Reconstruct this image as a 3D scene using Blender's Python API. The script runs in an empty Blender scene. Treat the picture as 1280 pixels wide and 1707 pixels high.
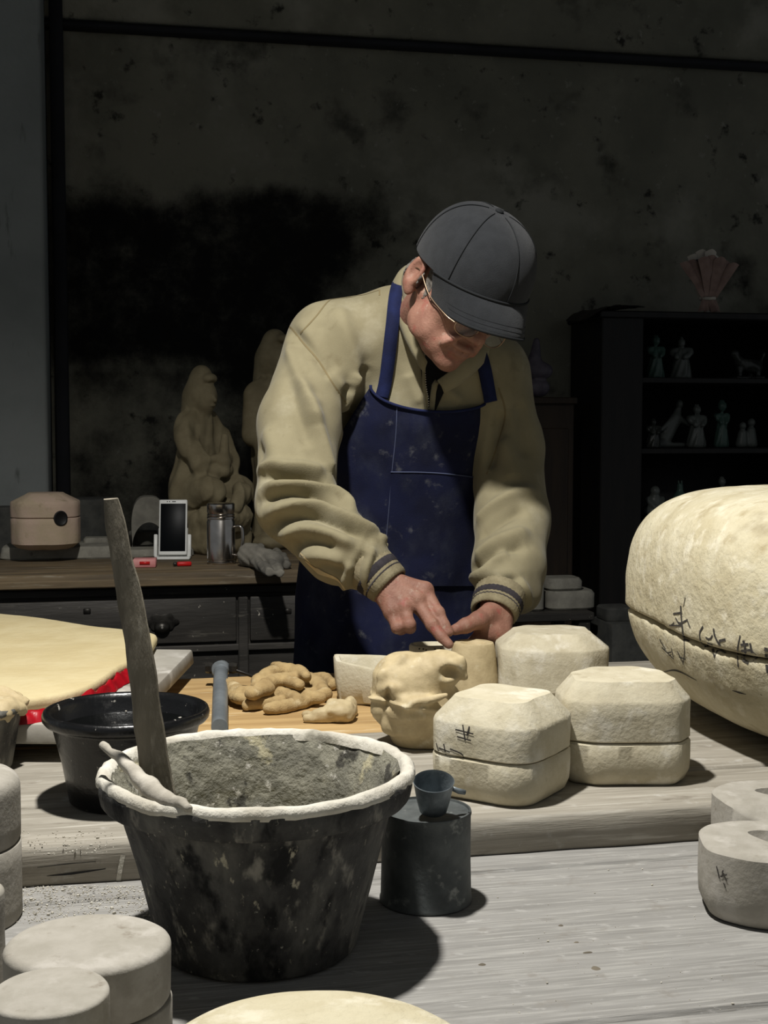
import bpy, bmesh, math, random
import numpy as np
from mathutils import Vector, Matrix
from mathutils.bvhtree import BVHTree

random.seed(4)
RNG = np.random.default_rng(7)
SC = bpy.context.scene
COL = SC.collection

# ------------------------------------------------------------------ camera
F = 2150.0                      # focal length in pixels of the 1280x1707 frame
CAMZ = 1.295
PITCH = math.atan(145.0 / F)
cam_d = bpy.data.cameras.new('camera')
cam_d.sensor_fit = 'VERTICAL'
cam_d.sensor_height = 36.0
cam_d.lens = F / 1707.0 * 36.0
cam_d.clip_start = 0.05
cam = bpy.data.objects.new('camera', cam_d)
COL.objects.link(cam)
cam.location = (0, 0, CAMZ)
cam.rotation_euler = (math.pi / 2 - PITCH, 0, 0)
SC.camera = cam

# ------------------------------------------------------------------ world and light
world = bpy.data.worlds.new('world')
SC.world = world
world.use_nodes = True
wb = world.node_tree.nodes['Background']
wb.inputs[0].default_value = (0.90, 0.96, 1.0, 1)
wb.inputs[1].default_value = 0.165

SC.view_settings.view_transform = 'Standard'
SC.view_settings.look = 'None'
SC.view_settings.gamma = 1.0
SC.view_settings.use_curve_mapping = False
SC.view_settings.exposure = 0.0

sp = bpy.data.lights.new('work_lamp', 'SPOT')      # the shaded lamp hanging over the bench
sp.energy = 212.0
sp.color = (1.0, 0.975, 0.925)
sp.spot_size = math.radians(146)
sp.spot_blend = 0.75
sp.shadow_soft_size = 0.045
spo = bpy.data.objects.new('work_lamp', sp)
COL.objects.link(spo)
spo.location = (-0.22, 1.30, 2.60)
spo.rotation_euler = (0, 0, 0)

# ------------------------------------------------------------------ projections
_fw = np.array([0, math.cos(PITCH), -math.sin(PITCH)])
_up = np.array([0, math.sin(PITCH), math.cos(PITCH)])
CAM = np.array([0, 0, CAMZ])
def ray(px, py):
    d = _fw + (px - 640.0) / F * np.array([1.0, 0, 0]) - (py - 853.5) / F * _up
    return d
def P(px, py, y):               # the point seen at a pixel, at world depth y
    d = ray(px, py)
    return CAM + d * (y / d[1])
def G(px, py, z):               # the point seen at a pixel, on the level z
    d = ray(px, py)
    return CAM + d * ((z - CAMZ) / d[2])

A = math.atan(0.2055)           # room and bench are turned by this against the camera
UX = np.array([math.cos(A), math.sin(A), 0.0])
VX = np.array([-math.sin(A), math.cos(A), 0.0])
def RW(u, v, z=0.0):
    return u * UX + v * VX + np.array([0, 0, z])
def uv_of(p):
    return float(np.dot(p, UX)), float(np.dot(p, VX))

ZL = 0.80                       # lower bench top
ZU = 0.845                      # top of the thick planks lying on it
ZD = 0.93                       # desk top

# ------------------------------------------------------------------ numpy noise
def _hash(ix, iy, iz, seed):
    h = (ix * 374761393 + iy * 668265263 + iz * 1274126177 + seed * 974711) & 0xFFFFFFFF
    h = ((h ^ (h >> 13)) * 1103515245) & 0xFFFFFFFF
    h = h ^ (h >> 16)
    return (h & 0xFFFF) / 65535.0 * 2 - 1
def vn(p, scale=1.0, seed=0):
    q = np.asarray(p, float) * scale
    i = np.floor(q).astype(np.int64)
    f = q - i
    f = f * f * (3 - 2 * f)
    r = 0
    for a in (0, 1):
        wx = f[:, 0] if a else 1 - f[:, 0]
        for b in (0, 1):
            wy = f[:, 1] if b else 1 - f[:, 1]
            for c in (0, 1):
                wz = f[:, 2] if c else 1 - f[:, 2]
                r = r + wx * wy * wz * _hash(i[:, 0] + a, i[:, 1] + b, i[:, 2] + c, seed)
    return r
def fbm(p, scale=1.0, seed=0, octv=3):
    r = 0; amp = 1.0
    for o in range(octv):
        r = r + amp * vn(p, scale * 2 ** o, seed + o)
        amp *= 0.5
    return r / 1.75

# ------------------------------------------------------------------ materials
def lin(c):
    o = []
    for v in c[:3]:
        v = v / 255.0
        o.append(v / 12.92 if v <= 0.04045 else ((v + 0.055) / 1.055) ** 2.4)
    return (o[0], o[1], o[2], 1.0)
def M(name, c1, c2=None, scale=6, rough=0.85, bump=0.25, bscale=60, metal=0.0, stretch=None, rotz=0.0,
      patches=(), spec=0.3, alpha=None, trans=0.0, attr=None, bdist=0.002, sheen=0.0, detail=6):
    m = bpy.data.materials.new(name)
    m.use_nodes = True
    nt = m.node_tree; N = nt.nodes; L = nt.links
    b = N['Principled BSDF']
    b.inputs['Roughness'].default_value = rough
    b.inputs['Metallic'].default_value = metal
    b.inputs['Specular IOR Level'].default_value = spec
    if sheen: b.inputs['Sheen Weight'].default_value = sheen
    if trans: b.inputs['Transmission Weight'].default_value = trans
    if alpha is not None: b.inputs['Alpha'].default_value = alpha
    tc = N.new('ShaderNodeTexCoord')
    src = tc.outputs['Object']
    if stretch or rotz:
        r = N.new('ShaderNodeMapping'); r.inputs['Rotation'].default_value = (0, 0, -rotz)
        L.new(src, r.inputs[0])
        mp = N.new('ShaderNodeMapping'); mp.inputs['Scale'].default_value = stretch or (1, 1, 1)
        L.new(r.outputs[0], mp.inputs[0]); src = mp.outputs[0]
    def noise(sc, det=detail, offs=0.0, s=None, rgh=0.6):
        n = N.new('ShaderNodeTexNoise'); n.inputs['Scale'].default_value = sc
        n.inputs['Detail'].default_value = det; n.inputs['Roughness'].default_value = rgh
        a = N.new('ShaderNodeVectorMath'); a.operation = 'ADD'
        a.inputs[1].default_value = (offs, offs * 1.7, -offs)
        L.new(s or src, a.inputs[0]); L.new(a.outputs[0], n.inputs['Vector'])
        return n.outputs['Fac']
    def mrange(v, lo, hi):
        n = N.new('ShaderNodeMapRange'); n.interpolation_type = 'SMOOTHSTEP'
        n.inputs['From Min'].default_value = lo; n.inputs['From Max'].default_value = hi
        L.new(v, n.inputs['Value']); return n.outputs['Result']
    def mix(f, a, bb):
        n = N.new('ShaderNodeMix'); n.data_type = 'RGBA'
        L.new(f, n.inputs['Factor'])
        for s, v in ((n.inputs[6], a), (n.inputs[7], bb)):
            if isinstance(v, tuple): s.default_value = v
            else: L.new(v, s)
        return n.outputs[2]
    if c2 is None:
        col = lin(c1)
        rgb = N.new('ShaderNodeRGB'); rgb.outputs[0].default_value = col; col = rgb.outputs[0]
    else:
        col = mix(mrange(noise(scale), 0.32, 0.68), lin(c1), lin(c2))
    for k, pt in enumerate(patches):
        pc, psc, lo, hi = pt[:4]
        s = None
        if len(pt) > 4 and pt[4]:
            mp2 = N.new('ShaderNodeMapping'); mp2.inputs['Scale'].default_value = pt[4]
            L.new(tc.outputs['Object'], mp2.inputs[0]); s = mp2.outputs[0]
        col = mix(mrange(noise(psc, 5, 3.1 * (k + 1), s), lo, hi), col, lin(pc))
    if attr:
        at = N.new('ShaderNodeAttribute'); at.attribute_name = attr[0]
        nn = noise(attr[2], 8, 9.0, tc.outputs['Object'], 0.7)
        ad = N.new('ShaderNodeMath'); ad.operation = 'MULTIPLY_ADD'
        L.new(nn, ad.inputs[0]); ad.inputs[1].default_value = 0.9
        L.new(at.outputs['Fac'], ad.inputs[2])
        col = mix(mrange(ad.outputs[0], 0.60, 1.15), col, lin(attr[1]))
    L.new(col, b.inputs['Base Color'])
    if bump:
        bp = N.new('ShaderNodeBump'); bp.inputs['Strength'].default_value = bump
        bp.inputs['Distance'].default_value = bdist
        L.new(noise(bscale, 5, 1.3), bp.inputs['Height'])
        L.new(bp.outputs[0], b.inputs['Normal'])
    return m

MAT = {}
PIT = ((96, 88, 70), 150, 0.70, 0.76)
MAT['plaster'] = M('plaster', (196, 188, 165), (184, 175, 150), 30, 0.9, 0.6, 150, patches=[((208, 202, 184), 20, 0.50, 0.70), ((162, 152, 127), 40, 0.60, 0.78), PIT])
MAT['plaster_b'] = M('plaster_b', (192, 184, 161), (178, 169, 145), 34, 0.9, 0.6, 140, patches=[((207, 201, 184), 24, 0.52, 0.70), ((158, 148, 124), 34, 0.58, 0.78), PIT])
MAT['plaster_grey'] = M('plaster_grey', (162, 157, 147), (148, 143, 132), 30, 0.9, 0.4, 130, patches=[((174, 169, 160), 24, 0.52, 0.7), ((128, 120, 108), 50, 0.60, 0.78)])
MAT['plaster_pink'] = M('plaster_pink', (176, 154, 138), (166, 150, 126), 14, 0.9, 0.5, 90, patches=[((148, 134, 110), 26, 0.56, 0.72)])
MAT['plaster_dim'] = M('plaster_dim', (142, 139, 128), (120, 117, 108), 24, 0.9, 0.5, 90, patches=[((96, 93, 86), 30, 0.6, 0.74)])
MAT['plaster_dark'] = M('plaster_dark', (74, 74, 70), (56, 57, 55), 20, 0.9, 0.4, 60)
MAT['old_plaster'] = M('old_plaster', (192, 184, 158), (178, 168, 139), 14, 0.88, 0.9, 70, patches=[((204, 197, 175), 30, 0.50, 0.70), ((158, 145, 114), 26, 0.56, 0.78), ((138, 126, 100), 9, 0.60, 0.82), PIT], bdist=0.004)
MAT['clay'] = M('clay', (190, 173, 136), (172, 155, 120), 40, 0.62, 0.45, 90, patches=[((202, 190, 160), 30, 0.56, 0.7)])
MAT['clay_slab'] = M('clay_slab', (204, 190, 150), (194, 178, 136), 12, 0.75, 0.6, 34, bdist=0.004)
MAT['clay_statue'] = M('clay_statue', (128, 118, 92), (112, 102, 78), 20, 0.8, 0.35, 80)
MAT['ink'] = M('ink', (44, 42, 42), (70, 66, 60), 200, 0.8, 0)
MAT['wood_grey'] = M('wood_grey', (144, 142, 138), (124, 122, 118), 3.0, 0.85, 0.7, 12, stretch=(1.0, 20, 20), rotz=A, patches=[((158, 156, 151), 11, 0.45, 0.7), ((98, 94, 88), 5, 0.63, 0.80), ((130, 126, 120), 30, 0.56, 0.75, (1, 1, 1)), ((164, 162, 158), 60, 0.58, 0.74, (.6, 1.2, 1)), ((104, 99, 92), 12, 0.62, 0.78, (.6, 2.2, 1))], detail=12)
MAT['wood_plank'] = M('wood_plank', (158, 152, 140), (136, 130, 118), 3.0, 0.85, 0.7, 11, stretch=(1.0, 18, 18), rotz=A, patches=[((176, 171, 160), 7, 0.5, 0.72), ((100, 92, 80), 5, 0.63, 0.78), ((176, 172, 164), 30, 0.58, 0.75, (1, 1, 1)), ((112, 104, 92), 18, 0.60, 0.74, (.5, 1.5, 1))], detail=12)
MAT['wood_edge'] = M('wood_edge', (116, 108, 94), (80, 74, 64), 4.0, 0.9, 0.6, 8, stretch=(1.0, 6, 16), rotz=A, patches=[((160, 152, 136), 14, 0.58, 0.72), ((52, 44, 36), 6, 0.62, 0.75, (2, 2, 14))], detail=10)
MAT['wood_yellow'] = M('wood_yellow', (186, 156, 108), (160, 130, 86), 3.5, 0.75, 0.4, 9, stretch=(1.0, 14, 14), rotz=A, patches=[((206, 192, 160), 8, 0.58, 0.75)], detail=10)
MAT['wood_board'] = M('wood_board', (172, 168, 158), (138, 132, 122), 5, 0.9, 0.5, 20, patches=[((196, 192, 184), 10, 0.5, 0.7)])
MAT['desk'] = M('desk', (62, 59, 55), (44, 42, 39), 3, 0.55, 0.5, 18, stretch=(1, 8, 8), rotz=A, patches=[((170, 164, 152), 60, 0.69, 0.72, (1, 1, 1)), ((98, 94, 86), 9, 0.60, 0.78)])
MAT['desk_top'] = M('desk_top', (112, 96, 72), (78, 68, 54), 3, 0.7, 0.4, 12, stretch=(1, 9, 9), rotz=A, patches=[((140, 132, 116), 8, 0.56, 0.74)])
MAT['brass_old'] = M('brass_old', (64, 62, 58), (40, 38, 36), 30, 0.4, 0.3, 50, metal=0.7)
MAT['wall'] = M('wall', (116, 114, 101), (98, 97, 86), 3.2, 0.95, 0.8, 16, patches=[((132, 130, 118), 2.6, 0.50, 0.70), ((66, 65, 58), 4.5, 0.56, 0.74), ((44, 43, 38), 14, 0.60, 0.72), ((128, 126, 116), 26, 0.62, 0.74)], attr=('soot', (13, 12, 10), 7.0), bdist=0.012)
MAT['wall_pale'] = M('wall_pale', (134, 138, 136), (122, 126, 124), 3.0, 0.95, 0.5, 18, patches=[((100, 103, 100), 9, 0.62, 0.74, (3, 3, 0.6))], bdist=0.006)
MAT['dark_trim'] = M('dark_trim', (36, 37, 41), (26, 27, 30), 6, 0.9, 0.4, 20)
MAT['floor'] = M('floor', (70, 66, 60), (50, 47, 43), 4, 0.9, 0.4, 20)
MAT['ceiling'] = M('ceiling', (60, 60, 62), (46, 46, 48), 4, 0.95, 0.3, 20)
MAT['rubber'] = M('rubber', (74, 73, 70), (44, 43, 42), 24, 0.78, 0.9, 60, patches=[((112, 110, 103), 16, 0.48, 0.74, (1, 1, 0.4)), ((138, 134, 124), 44, 0.56, 0.74, (1.2, 1.2, 0.5)), ((20, 20, 20), 26, 0.53, 0.66, (1, 1, .5)), ((172, 166, 146), 70, 0.64, 0.73, (1.3, 1.3, 0.5)), ((150, 146, 136), 160, 0.64, 0.74)], bdist=0.003)
MAT['crust'] = M('crust', (206, 202, 190), (176, 170, 156), 18, 0.95, 0.9, 60, patches=[((120, 116, 104), 10, 0.62, 0.76)], bdist=0.004)
MAT['lining'] = M('lining', (140, 137, 122), (104, 102, 92), 30, 0.95, 0.9, 90, patches=[((170, 163, 136), 18, 0.58, 0.64), ((66, 64, 58), 30, 0.56, 0.64), ((184, 180, 170), 70, 0.6, 0.68)], bdist=0.005)
MAT['sludge'] = M('sludge', (150, 142, 96), (110, 106, 84), 16, 0.6, 0.9, 40, patches=[((190, 184, 160), 30, 0.6, 0.7)], bdist=0.005)
MAT['basin'] = M('basin', (16, 16, 17), (10, 10, 11), 20, 0.3, 0.5, 60, patches=[((150, 146, 138), 70, 0.66, 0.71), ((64, 63, 62), 22, 0.58, 0.75)], spec=0.5)
MAT['water'] = M('water', (10, 11, 11), None, rough=0.06, bump=0.05, bscale=20, spec=0.5)
MAT['tin'] = M('tin', (92, 96, 95), (70, 74, 74), 26, 0.6, 0.5, 90, metal=0.2, patches=[((132, 134, 130), 50, 0.60, 0.74), ((52, 54, 54), 16, 0.58, 0.74)])
MAT['zinc'] = M('zinc', (122, 130, 134), (92, 100, 104), 60, 0.45, 0.4, 90, metal=0.4)
MAT['steel'] = M('steel', (196, 190, 184), (176, 170, 164), 30, 0.22, 0.02, 40, metal=1.0)
MAT['pipe'] = M('pipe', (130, 136, 140), (108, 114, 118), 20, 0.45, 0.2, 50, metal=0.35)
MAT['stick'] = M('stick', (128, 121, 106), (96, 90, 78), 4, 0.85, 0.7, 30, stretch=(10, 10, 1.5), patches=[((164, 157, 142), 10, 0.54, 0.72), ((62, 55, 47), 14, 0.60, 0.75, (4, 4, 1))])
MAT['stick_pale'] = M('stick_pale', (190, 184, 172), (150, 144, 132), 30, 0.9, 0.7, 60)
MAT['glove'] = M('glove', (178, 154, 110), (154, 130, 90), 40, 0.95, 0.7, 400, patches=[((196, 178, 140), 26, 0.54, 0.7)])
MAT['glove_grey'] = M('glove_grey', (126, 122, 112), (98, 95, 88), 20, 0.95, 0.5, 150)
MAT['red_plastic'] = M('red_plastic', (170, 16, 30), (136, 10, 22), 30, 0.3, 0.3, 30, spec=0.5)
MAT['red'] = M('red', (186, 30, 30), None, rough=0.35, bump=0)
MAT['pink_box'] = M('pink_box', (206, 150, 146), (196, 120, 120), 30, 0.6, 0.1)
MAT['white_plastic'] = M('white_plastic', (224, 224, 220), None, rough=0.35, bump=0)
MAT['screen'] = M('screen', (7, 9, 12), None, rough=0.35, bump=0, spec=0.08)
MAT['dark_wood'] = M('dark_wood', (24, 21, 19), (15, 14, 13), 4, 0.55, 0.3, 20, stretch=(8, 8, 1))
MAT['brown_wood'] = M('brown_wood', (44, 33, 22), (32, 24, 17), 4, 0.65, 0.3, 20, stretch=(10, 10, 1))
MAT['porcelain'] = M('porcelain', (96, 100, 96), (78, 82, 78), 8, 0.35, 0.1)
MAT['celadon'] = M('celadon', (72, 94, 86), (58, 78, 70), 8, 0.35, 0.1)
MAT['dark_glaze'] = M('dark_glaze', (58, 60, 56), (38, 40, 38), 20, 0.3, 0.3)
MAT['wrap_paper'] = M('wrap_paper', (146, 122, 112), (124, 101, 92), 20, 0.8, 0.3, 40)
MAT['wrap_white'] = M('wrap_white', (186, 178, 166), None, rough=0.85, bump=0.2)
MAT['cloth_dark'] = M('cloth_dark', (62, 56, 48), (44, 40, 36), 12, 0.95, 0.4, 80)
MAT['lavender'] = M('lavender', (84, 78, 86), (62, 57, 66), 24, 0.6, 0.4)
MAT['cable'] = M('cable', (14, 14, 14), None, rough=0.5, bump=0)
# clothing and skin
MAT['jacket'] = M('jacket', (134, 126, 100), (121, 113, 88), 10, 0.9, 0.4, 500, patches=[((148, 141, 118), 8, 0.54, 0.74), ((106, 97, 73), 18, 0.60, 0.80)], bdist=0.001, sheen=0.08)
MAT['jacket_seam'] = M('jacket_seam', (112, 100, 72), None, rough=0.9, bump=0)
MAT['rib'] = M('rib', (134, 125, 100), (114, 105, 82), 60, 0.95, 0.5, 260)
MAT['rib_dark'] = M('rib_dark', (52, 48, 52), (40, 37, 40), 60, 0.95, 0.5, 260)
MAT['apron'] = M('apron', (13, 19, 50), (9, 13, 37), 9, 0.92, 0.4, 400, patches=[((44, 48, 62), 9, 0.48, 0.76, (1, 1, .7)), ((84, 85, 90), 34, 0.58, 0.80)], bdist=0.001)
MAT['strap'] = M('strap', (18, 27, 66), (13, 20, 52), 40, 0.9, 0.3, 400)
MAT['stitch'] = M('stitch', (66, 72, 96), None, rough=0.9, bump=0)
MAT['black_cloth'] = M('black_cloth', (14, 14, 15), None, rough=0.95, bump=0.2, bscale=200)
MAT['grey_cloth'] = M('grey_cloth', (120, 112, 94), (100, 94, 80), 30, 0.95, 0.3, 200)
MAT['trousers'] = M('trousers', (34, 35, 42), (26, 27, 32), 20, 0.95, 0.3, 200)
MAT['shoe'] = M('shoe', (30, 28, 26), None, rough=0.6, bump=0.1)
MAT['cap'] = M('cap', (30, 32, 35), (24, 26, 29), 50, 0.92, 0.9, 700, stretch=(1, 1.6, 1), bdist=0.0012, sheen=0.08)
MAT['cap_seam'] = M('cap_seam', (20, 22, 24), None, rough=0.9, bump=0)
MAT['skin'] = M('skin', (142, 104, 88), (124, 87, 73), 40, 0.6, 0.6, 260, patches=[((138, 80, 70), 46, 0.54, 0.74), ((156, 136, 120), 70, 0.58, 0.78)], bdist=0.0015)
MAT['nail'] = M('nail', (214, 190, 168), None, rough=0.4, bump=0)
MAT['hair'] = M('hair', (112, 107, 100), (66, 62, 58), 160, 0.85, 0.6, 400)
MAT['wire'] = M('wire', (150, 126, 104), None, rough=0.3, bump=0, metal=0.8)
MAT['lens'] = M('lens', (200, 205, 210), None, rough=0.05, bump=0, alpha=0.10, spec=0.5)

# ------------------------------------------------------------------ mesh helpers
ORG = {}
WORLD = {}
def mesh(name, V, Fc, mat, parent=None, loc=None, label=None, cat=None, group=None, kind=None, sharp=None, flat=False):
    V = np.asarray(V, dtype=float).reshape(-1, 3)
    if parent is not None:
        base = np.array(ORG[parent])
    elif loc is not None:
        base = np.array(loc, float)
    else:
        base = np.array([(V[:, 0].min() + V[:, 0].max()) / 2, (V[:, 1].min() + V[:, 1].max()) / 2, V[:, 2].min()])
    me = bpy.data.meshes.new(name)
    if isinstance(Fc, np.ndarray):
        n, k = Fc.shape
        flatl = Fc.reshape(-1); starts = np.arange(n) * k
    else:
        ls = [len(f) for f in Fc]
        flatl = np.array([i for f in Fc for i in f], dtype=np.int32)
        starts = np.concatenate([[0], np.cumsum(ls)[:-1]]); n = len(Fc)
    me.vertices.add(len(V)); me.vertices.foreach_set('co', (V - base).astype(np.float32).ravel())
    me.loops.add(len(flatl)); me.loops.foreach_set('vertex_index', flatl.astype(np.int32))
    me.polygons.add(n); me.polygons.foreach_set('loop_start', starts.astype(np.int32))
    me.update(calc_edges=True)
    me.validate()
    me.polygons.foreach_set('use_smooth', np.full(len(me.polygons), not flat))
    if sharp: me.set_sharp_from_angle(angle=math.radians(sharp))
    me.materials.append(MAT[mat] if isinstance(mat, str) else mat)
    o = bpy.data.objects.new(name, me)
    COL.objects.link(o)
    if parent is not None:
        o.parent = parent
    else:
        o.location = base
    ORG[o] = tuple(base)
    WORLD[o] = (V, Fc)
    tag(o, label, cat, group, kind)
    return o
def tag(o, label=None, cat=None, group=None, kind=None):
    if label: o['label'] = label
    if cat: o['category'] = cat
    if group: o['group'] = group
    if kind: o['kind'] = kind
def thing(name, loc, label=None, cat=None, group=None, kind=None):
    o = bpy.data.objects.new(name, None)
    o.empty_display_size = 0.05
    COL.objects.link(o)
    o.location = loc
    ORG[o] = tuple(loc)
    tag(o, label, cat, group, kind)
    return o
def bvh(o):
    V, Fc = WORLD[o]
    return BVHTree.FromPolygons([Vector(v) for v in V], [tuple(int(i) for i in f) for f in Fc])
def hit(tree, px, py, off=0.0):
    d = Vector(ray(px, py)).normalized()
    h = tree.ray_cast(Vector(CAM), d)
    if h[0] is None: return None
    n = h[1]
    if n.dot(d) > 0: n = -n
    return np.array(h[0] + n * off), np.array(n)

def join(parts):
    Vs, Fs, o = [], [], 0
    for V, Fc in parts:
        V = np.asarray(V, float).reshape(-1, 3)
        Vs.append(V)
        Fs += [tuple(int(i) + o for i in f) for f in Fc]
        o += len(V)
    return np.concatenate(Vs), Fs
def rotz(V, a):
    c, s = math.cos(a), math.sin(a)
    V = np.asarray(V, float)
    return np.stack([V[:, 0] * c - V[:, 1] * s, V[:, 0] * s + V[:, 1] * c, V[:, 2]], 1)
def box(c, s, rz=0.0, bev=0.003, seg=1, R=None, jit=0.0):
    bm = bmesh.new()
    bmesh.ops.create_cube(bm, size=1.0)
    bmesh.ops.scale(bm, vec=s, verts=bm.verts)
    if jit:
        for v in bm.verts:
            v.co += Vector((random.uniform(-jit, jit), random.uniform(-jit, jit), random.uniform(-jit, jit)))
    if bev:
        bmesh.ops.bevel(bm, geom=bm.edges[:], offset=min(bev, min(s) * 0.45), segments=seg, affect='EDGES', profile=0.5)
    V = np.array([v.co[:] for v in bm.verts]); bm.verts.index_update()
    Fc = [tuple(v.index for v in f.verts) for f in bm.faces]
    bm.free()
    if R is not None: V = V @ np.asarray(R).T
    V = rotz(V, rz) + np.asarray(c, float)
    return V, Fc
def stack(rings, cap0=True, cap1=True, closed=True):
    n = len(rings[0]); V = np.concatenate([np.asarray(r, float) for r in rings]); Fc = []
    m = n if closed else n - 1
    for k in range(len(rings) - 1):
        for i in range(m):
            j = (i + 1) % n
            Fc.append((k * n + i, k * n + j, (k + 1) * n + j, (k + 1) * n + i))
    def cap(k, rev):
        nonlocal V
        c = V[k * n:(k + 1) * n].mean(0)
        V = np.concatenate([V, c[None]]); ci = len(V) - 1
        for i in range(n):
            j = (i + 1) % n
            Fc.append((ci, k * n + j, k * n + i) if rev else (ci, k * n + i, k * n + j))
    if cap0: cap(0, True)
    if cap1: cap(len(rings) - 1, False)
    return V, Fc
def lathe(prof, c, n=64, rx=1.0, ry=1.0, wob=0.0, wsc=20, seed=0, cap0=False, cap1=False, R=None):
    rings = []
    for r, z in prof:
        a = np.arange(n) / n * 2 * math.pi
        rings.append(np.stack([r * rx * np.cos(a), r * ry * np.sin(a), np.full(n, z)], 1))
    V, Fc = stack(rings, cap0, cap1)
    if wob:
        nz = fbm(V, wsc, seed)
        rr = np.hypot(V[:, 0], V[:, 1]) + 1e-6
        V[:, 0] += V[:, 0] / rr * nz * wob; V[:, 1] += V[:, 1] / rr * nz * wob; V[:, 2] += fbm(V, wsc, seed + 5) * wob * 0.6
    if R is not None: V = V @ np.asarray(R).T
    return V + np.asarray(c, float), Fc
def smooth_path(pts, n=40):
    pts = [np.asarray(p, float) for p in pts]
    if len(pts) < 3:
        return np.array([pts[0] + (pts[-1] - pts[0]) * t for t in np.linspace(0, 1, n)])
    ext = [2 * pts[0] - pts[1]] + pts + [2 * pts[-1] - pts[-2]]
    out = []
    segs = len(pts) - 1
    for t in np.linspace(0, segs - 1e-6, n):
        i = int(t); f = t - i
        p0, p1, p2, p3 = ext[i:i + 4]
        out.append(0.5 * (2 * p1 + (p2 - p0) * f + (2 * p0 - 5 * p1 + 4 * p2 - p3) * f * f + (3 * p1 - p0 - 3 * p2 + p3) * f ** 3))
    return np.array(out)
def tube(path, r, n=10, caps=True, flatten=None, closed=False):
    path = np.asarray(path, float); m = len(path)
    rr = np.full(m, r) if np.isscalar(r) else np.interp(np.linspace(0, 1, m), np.linspace(0, 1, len(r)), r)
    T = np.gradient(path, axis=0)
    if closed: T = np.roll(path, -1, 0) - np.roll(path, 1, 0)
    T /= np.linalg.norm(T, axis=1)[:, None] + 1e-9
    up = np.array([0, 0, 1.0]) if abs(T[0][2]) < 0.9 else np.array([1.0, 0, 0])
    Nn = np.cross(T[0], up); Nn /= np.linalg.norm(Nn)
    rings = []
    a = np.arange(n) / n * 2 * math.pi
    for k in range(m):
        Nn = Nn - T[k] * np.dot(Nn, T[k]); Nn /= np.linalg.norm(Nn) + 1e-9
        B = np.cross(T[k], Nn)
        fa, fb = flatten if flatten else (1, 1)
        rings.append(path[k] + rr[k] * (fa * np.cos(a)[:, None] * Nn + fb * np.sin(a)[:, None] * B))
    if closed: rings.append(rings[0])
    return stack(rings, caps and not closed, caps and not closed)
def ribbon(pts, nrm, w, th=0.0):
    pts = np.asarray(pts, float); nrm = np.asarray(nrm, float); m = len(pts)
    ww = np.full(m, w) if np.isscalar(w) else np.interp(np.linspace(0, 1, m), np.linspace(0, 1, len(w)), w)
    T = np.gradient(pts, axis=0); T /= np.linalg.norm(T, axis=1)[:, None] + 1e-9
    S = np.cross(T, nrm); S /= np.linalg.norm(S, axis=1)[:, None] + 1e-9
    a = pts - S * ww[:, None] / 2; b = pts + S * ww[:, None] / 2
    if th:
        rings = [np.array([a[k] - nrm[k] * 0.004, a[k] + nrm[k] * th, b[k] + nrm[k] * th, b[k] - nrm[k] * 0.004]) for k in range(m)]
        return stack(rings)
    V = np.concatenate([a, b])
    return V, [(k, k + 1, m + k + 1, m + k) for k in range(m - 1)]
def stroke(tree, pxs, w, off=0.0007, n=None, th=0.0):
    pp = np.array([(p[0], p[1], 0) for p in pxs], float)
    L = np.linalg.norm(np.diff(pp, axis=0), axis=1).sum()
    path = smooth_path(pp, n or max(4, int(L / 4)))
    ps, ns = [], []
    for p in path:
        h = hit(tree, p[0], p[1], off)
        if h is None: continue
        ps.append(h[0]); ns.append(h[1])
    if len(ps) < 2: return None
    return ribbon(ps, ns, w, th)

# ---- signed-distance modelling
def rc(p, a, b, ra, rb):
    a = np.asarray(a, float); b = np.asarray(b, float)
    d = b - a
    t = np.clip(((p - a) @ d) / (d @ d + 1e-12), 0, 1)
    return np.linalg.norm(p - a - t[:, None] * d, axis=1) - (ra + (rb - ra) * t)
def el(p, c, r, R=None):
    q = p - np.asarray(c, float)
    if R is not None: q = q @ np.asarray(R)
    r = np.asarray(r, float)
    k0 = np.linalg.norm(q / r, axis=1); k1 = np.linalg.norm(q / r ** 2, axis=1) + 1e-9
    return k0 * (k0 - 1) / k1
def bx(p, c, s, r=0.005, R=None):
    q = p - np.asarray(c, float)
    if R is not None: q = q @ np.asarray(R)
    q = np.abs(q) - (np.asarray(s, float) / 2 - r)
    return np.linalg.norm(np.maximum(q, 0), axis=1) + np.minimum(q.max(1), 0) - r
def smin(a, b, k):
    h = np.clip(0.5 + 0.5 * (b - a) / k, 0, 1)
    return b + (a - b) * h - k * h * (1 - h)
def smax(a, b, k):
    return -smin(-a, -b, k)
def chain(p, pts, rad, k=0.004):
    d = None
    for i in range(len(pts) - 1):
        e = rc(p, pts[i], pts[i + 1], rad[i], rad[i + 1])
        d = e if d is None else smin(d, e, k)
    return d
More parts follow.
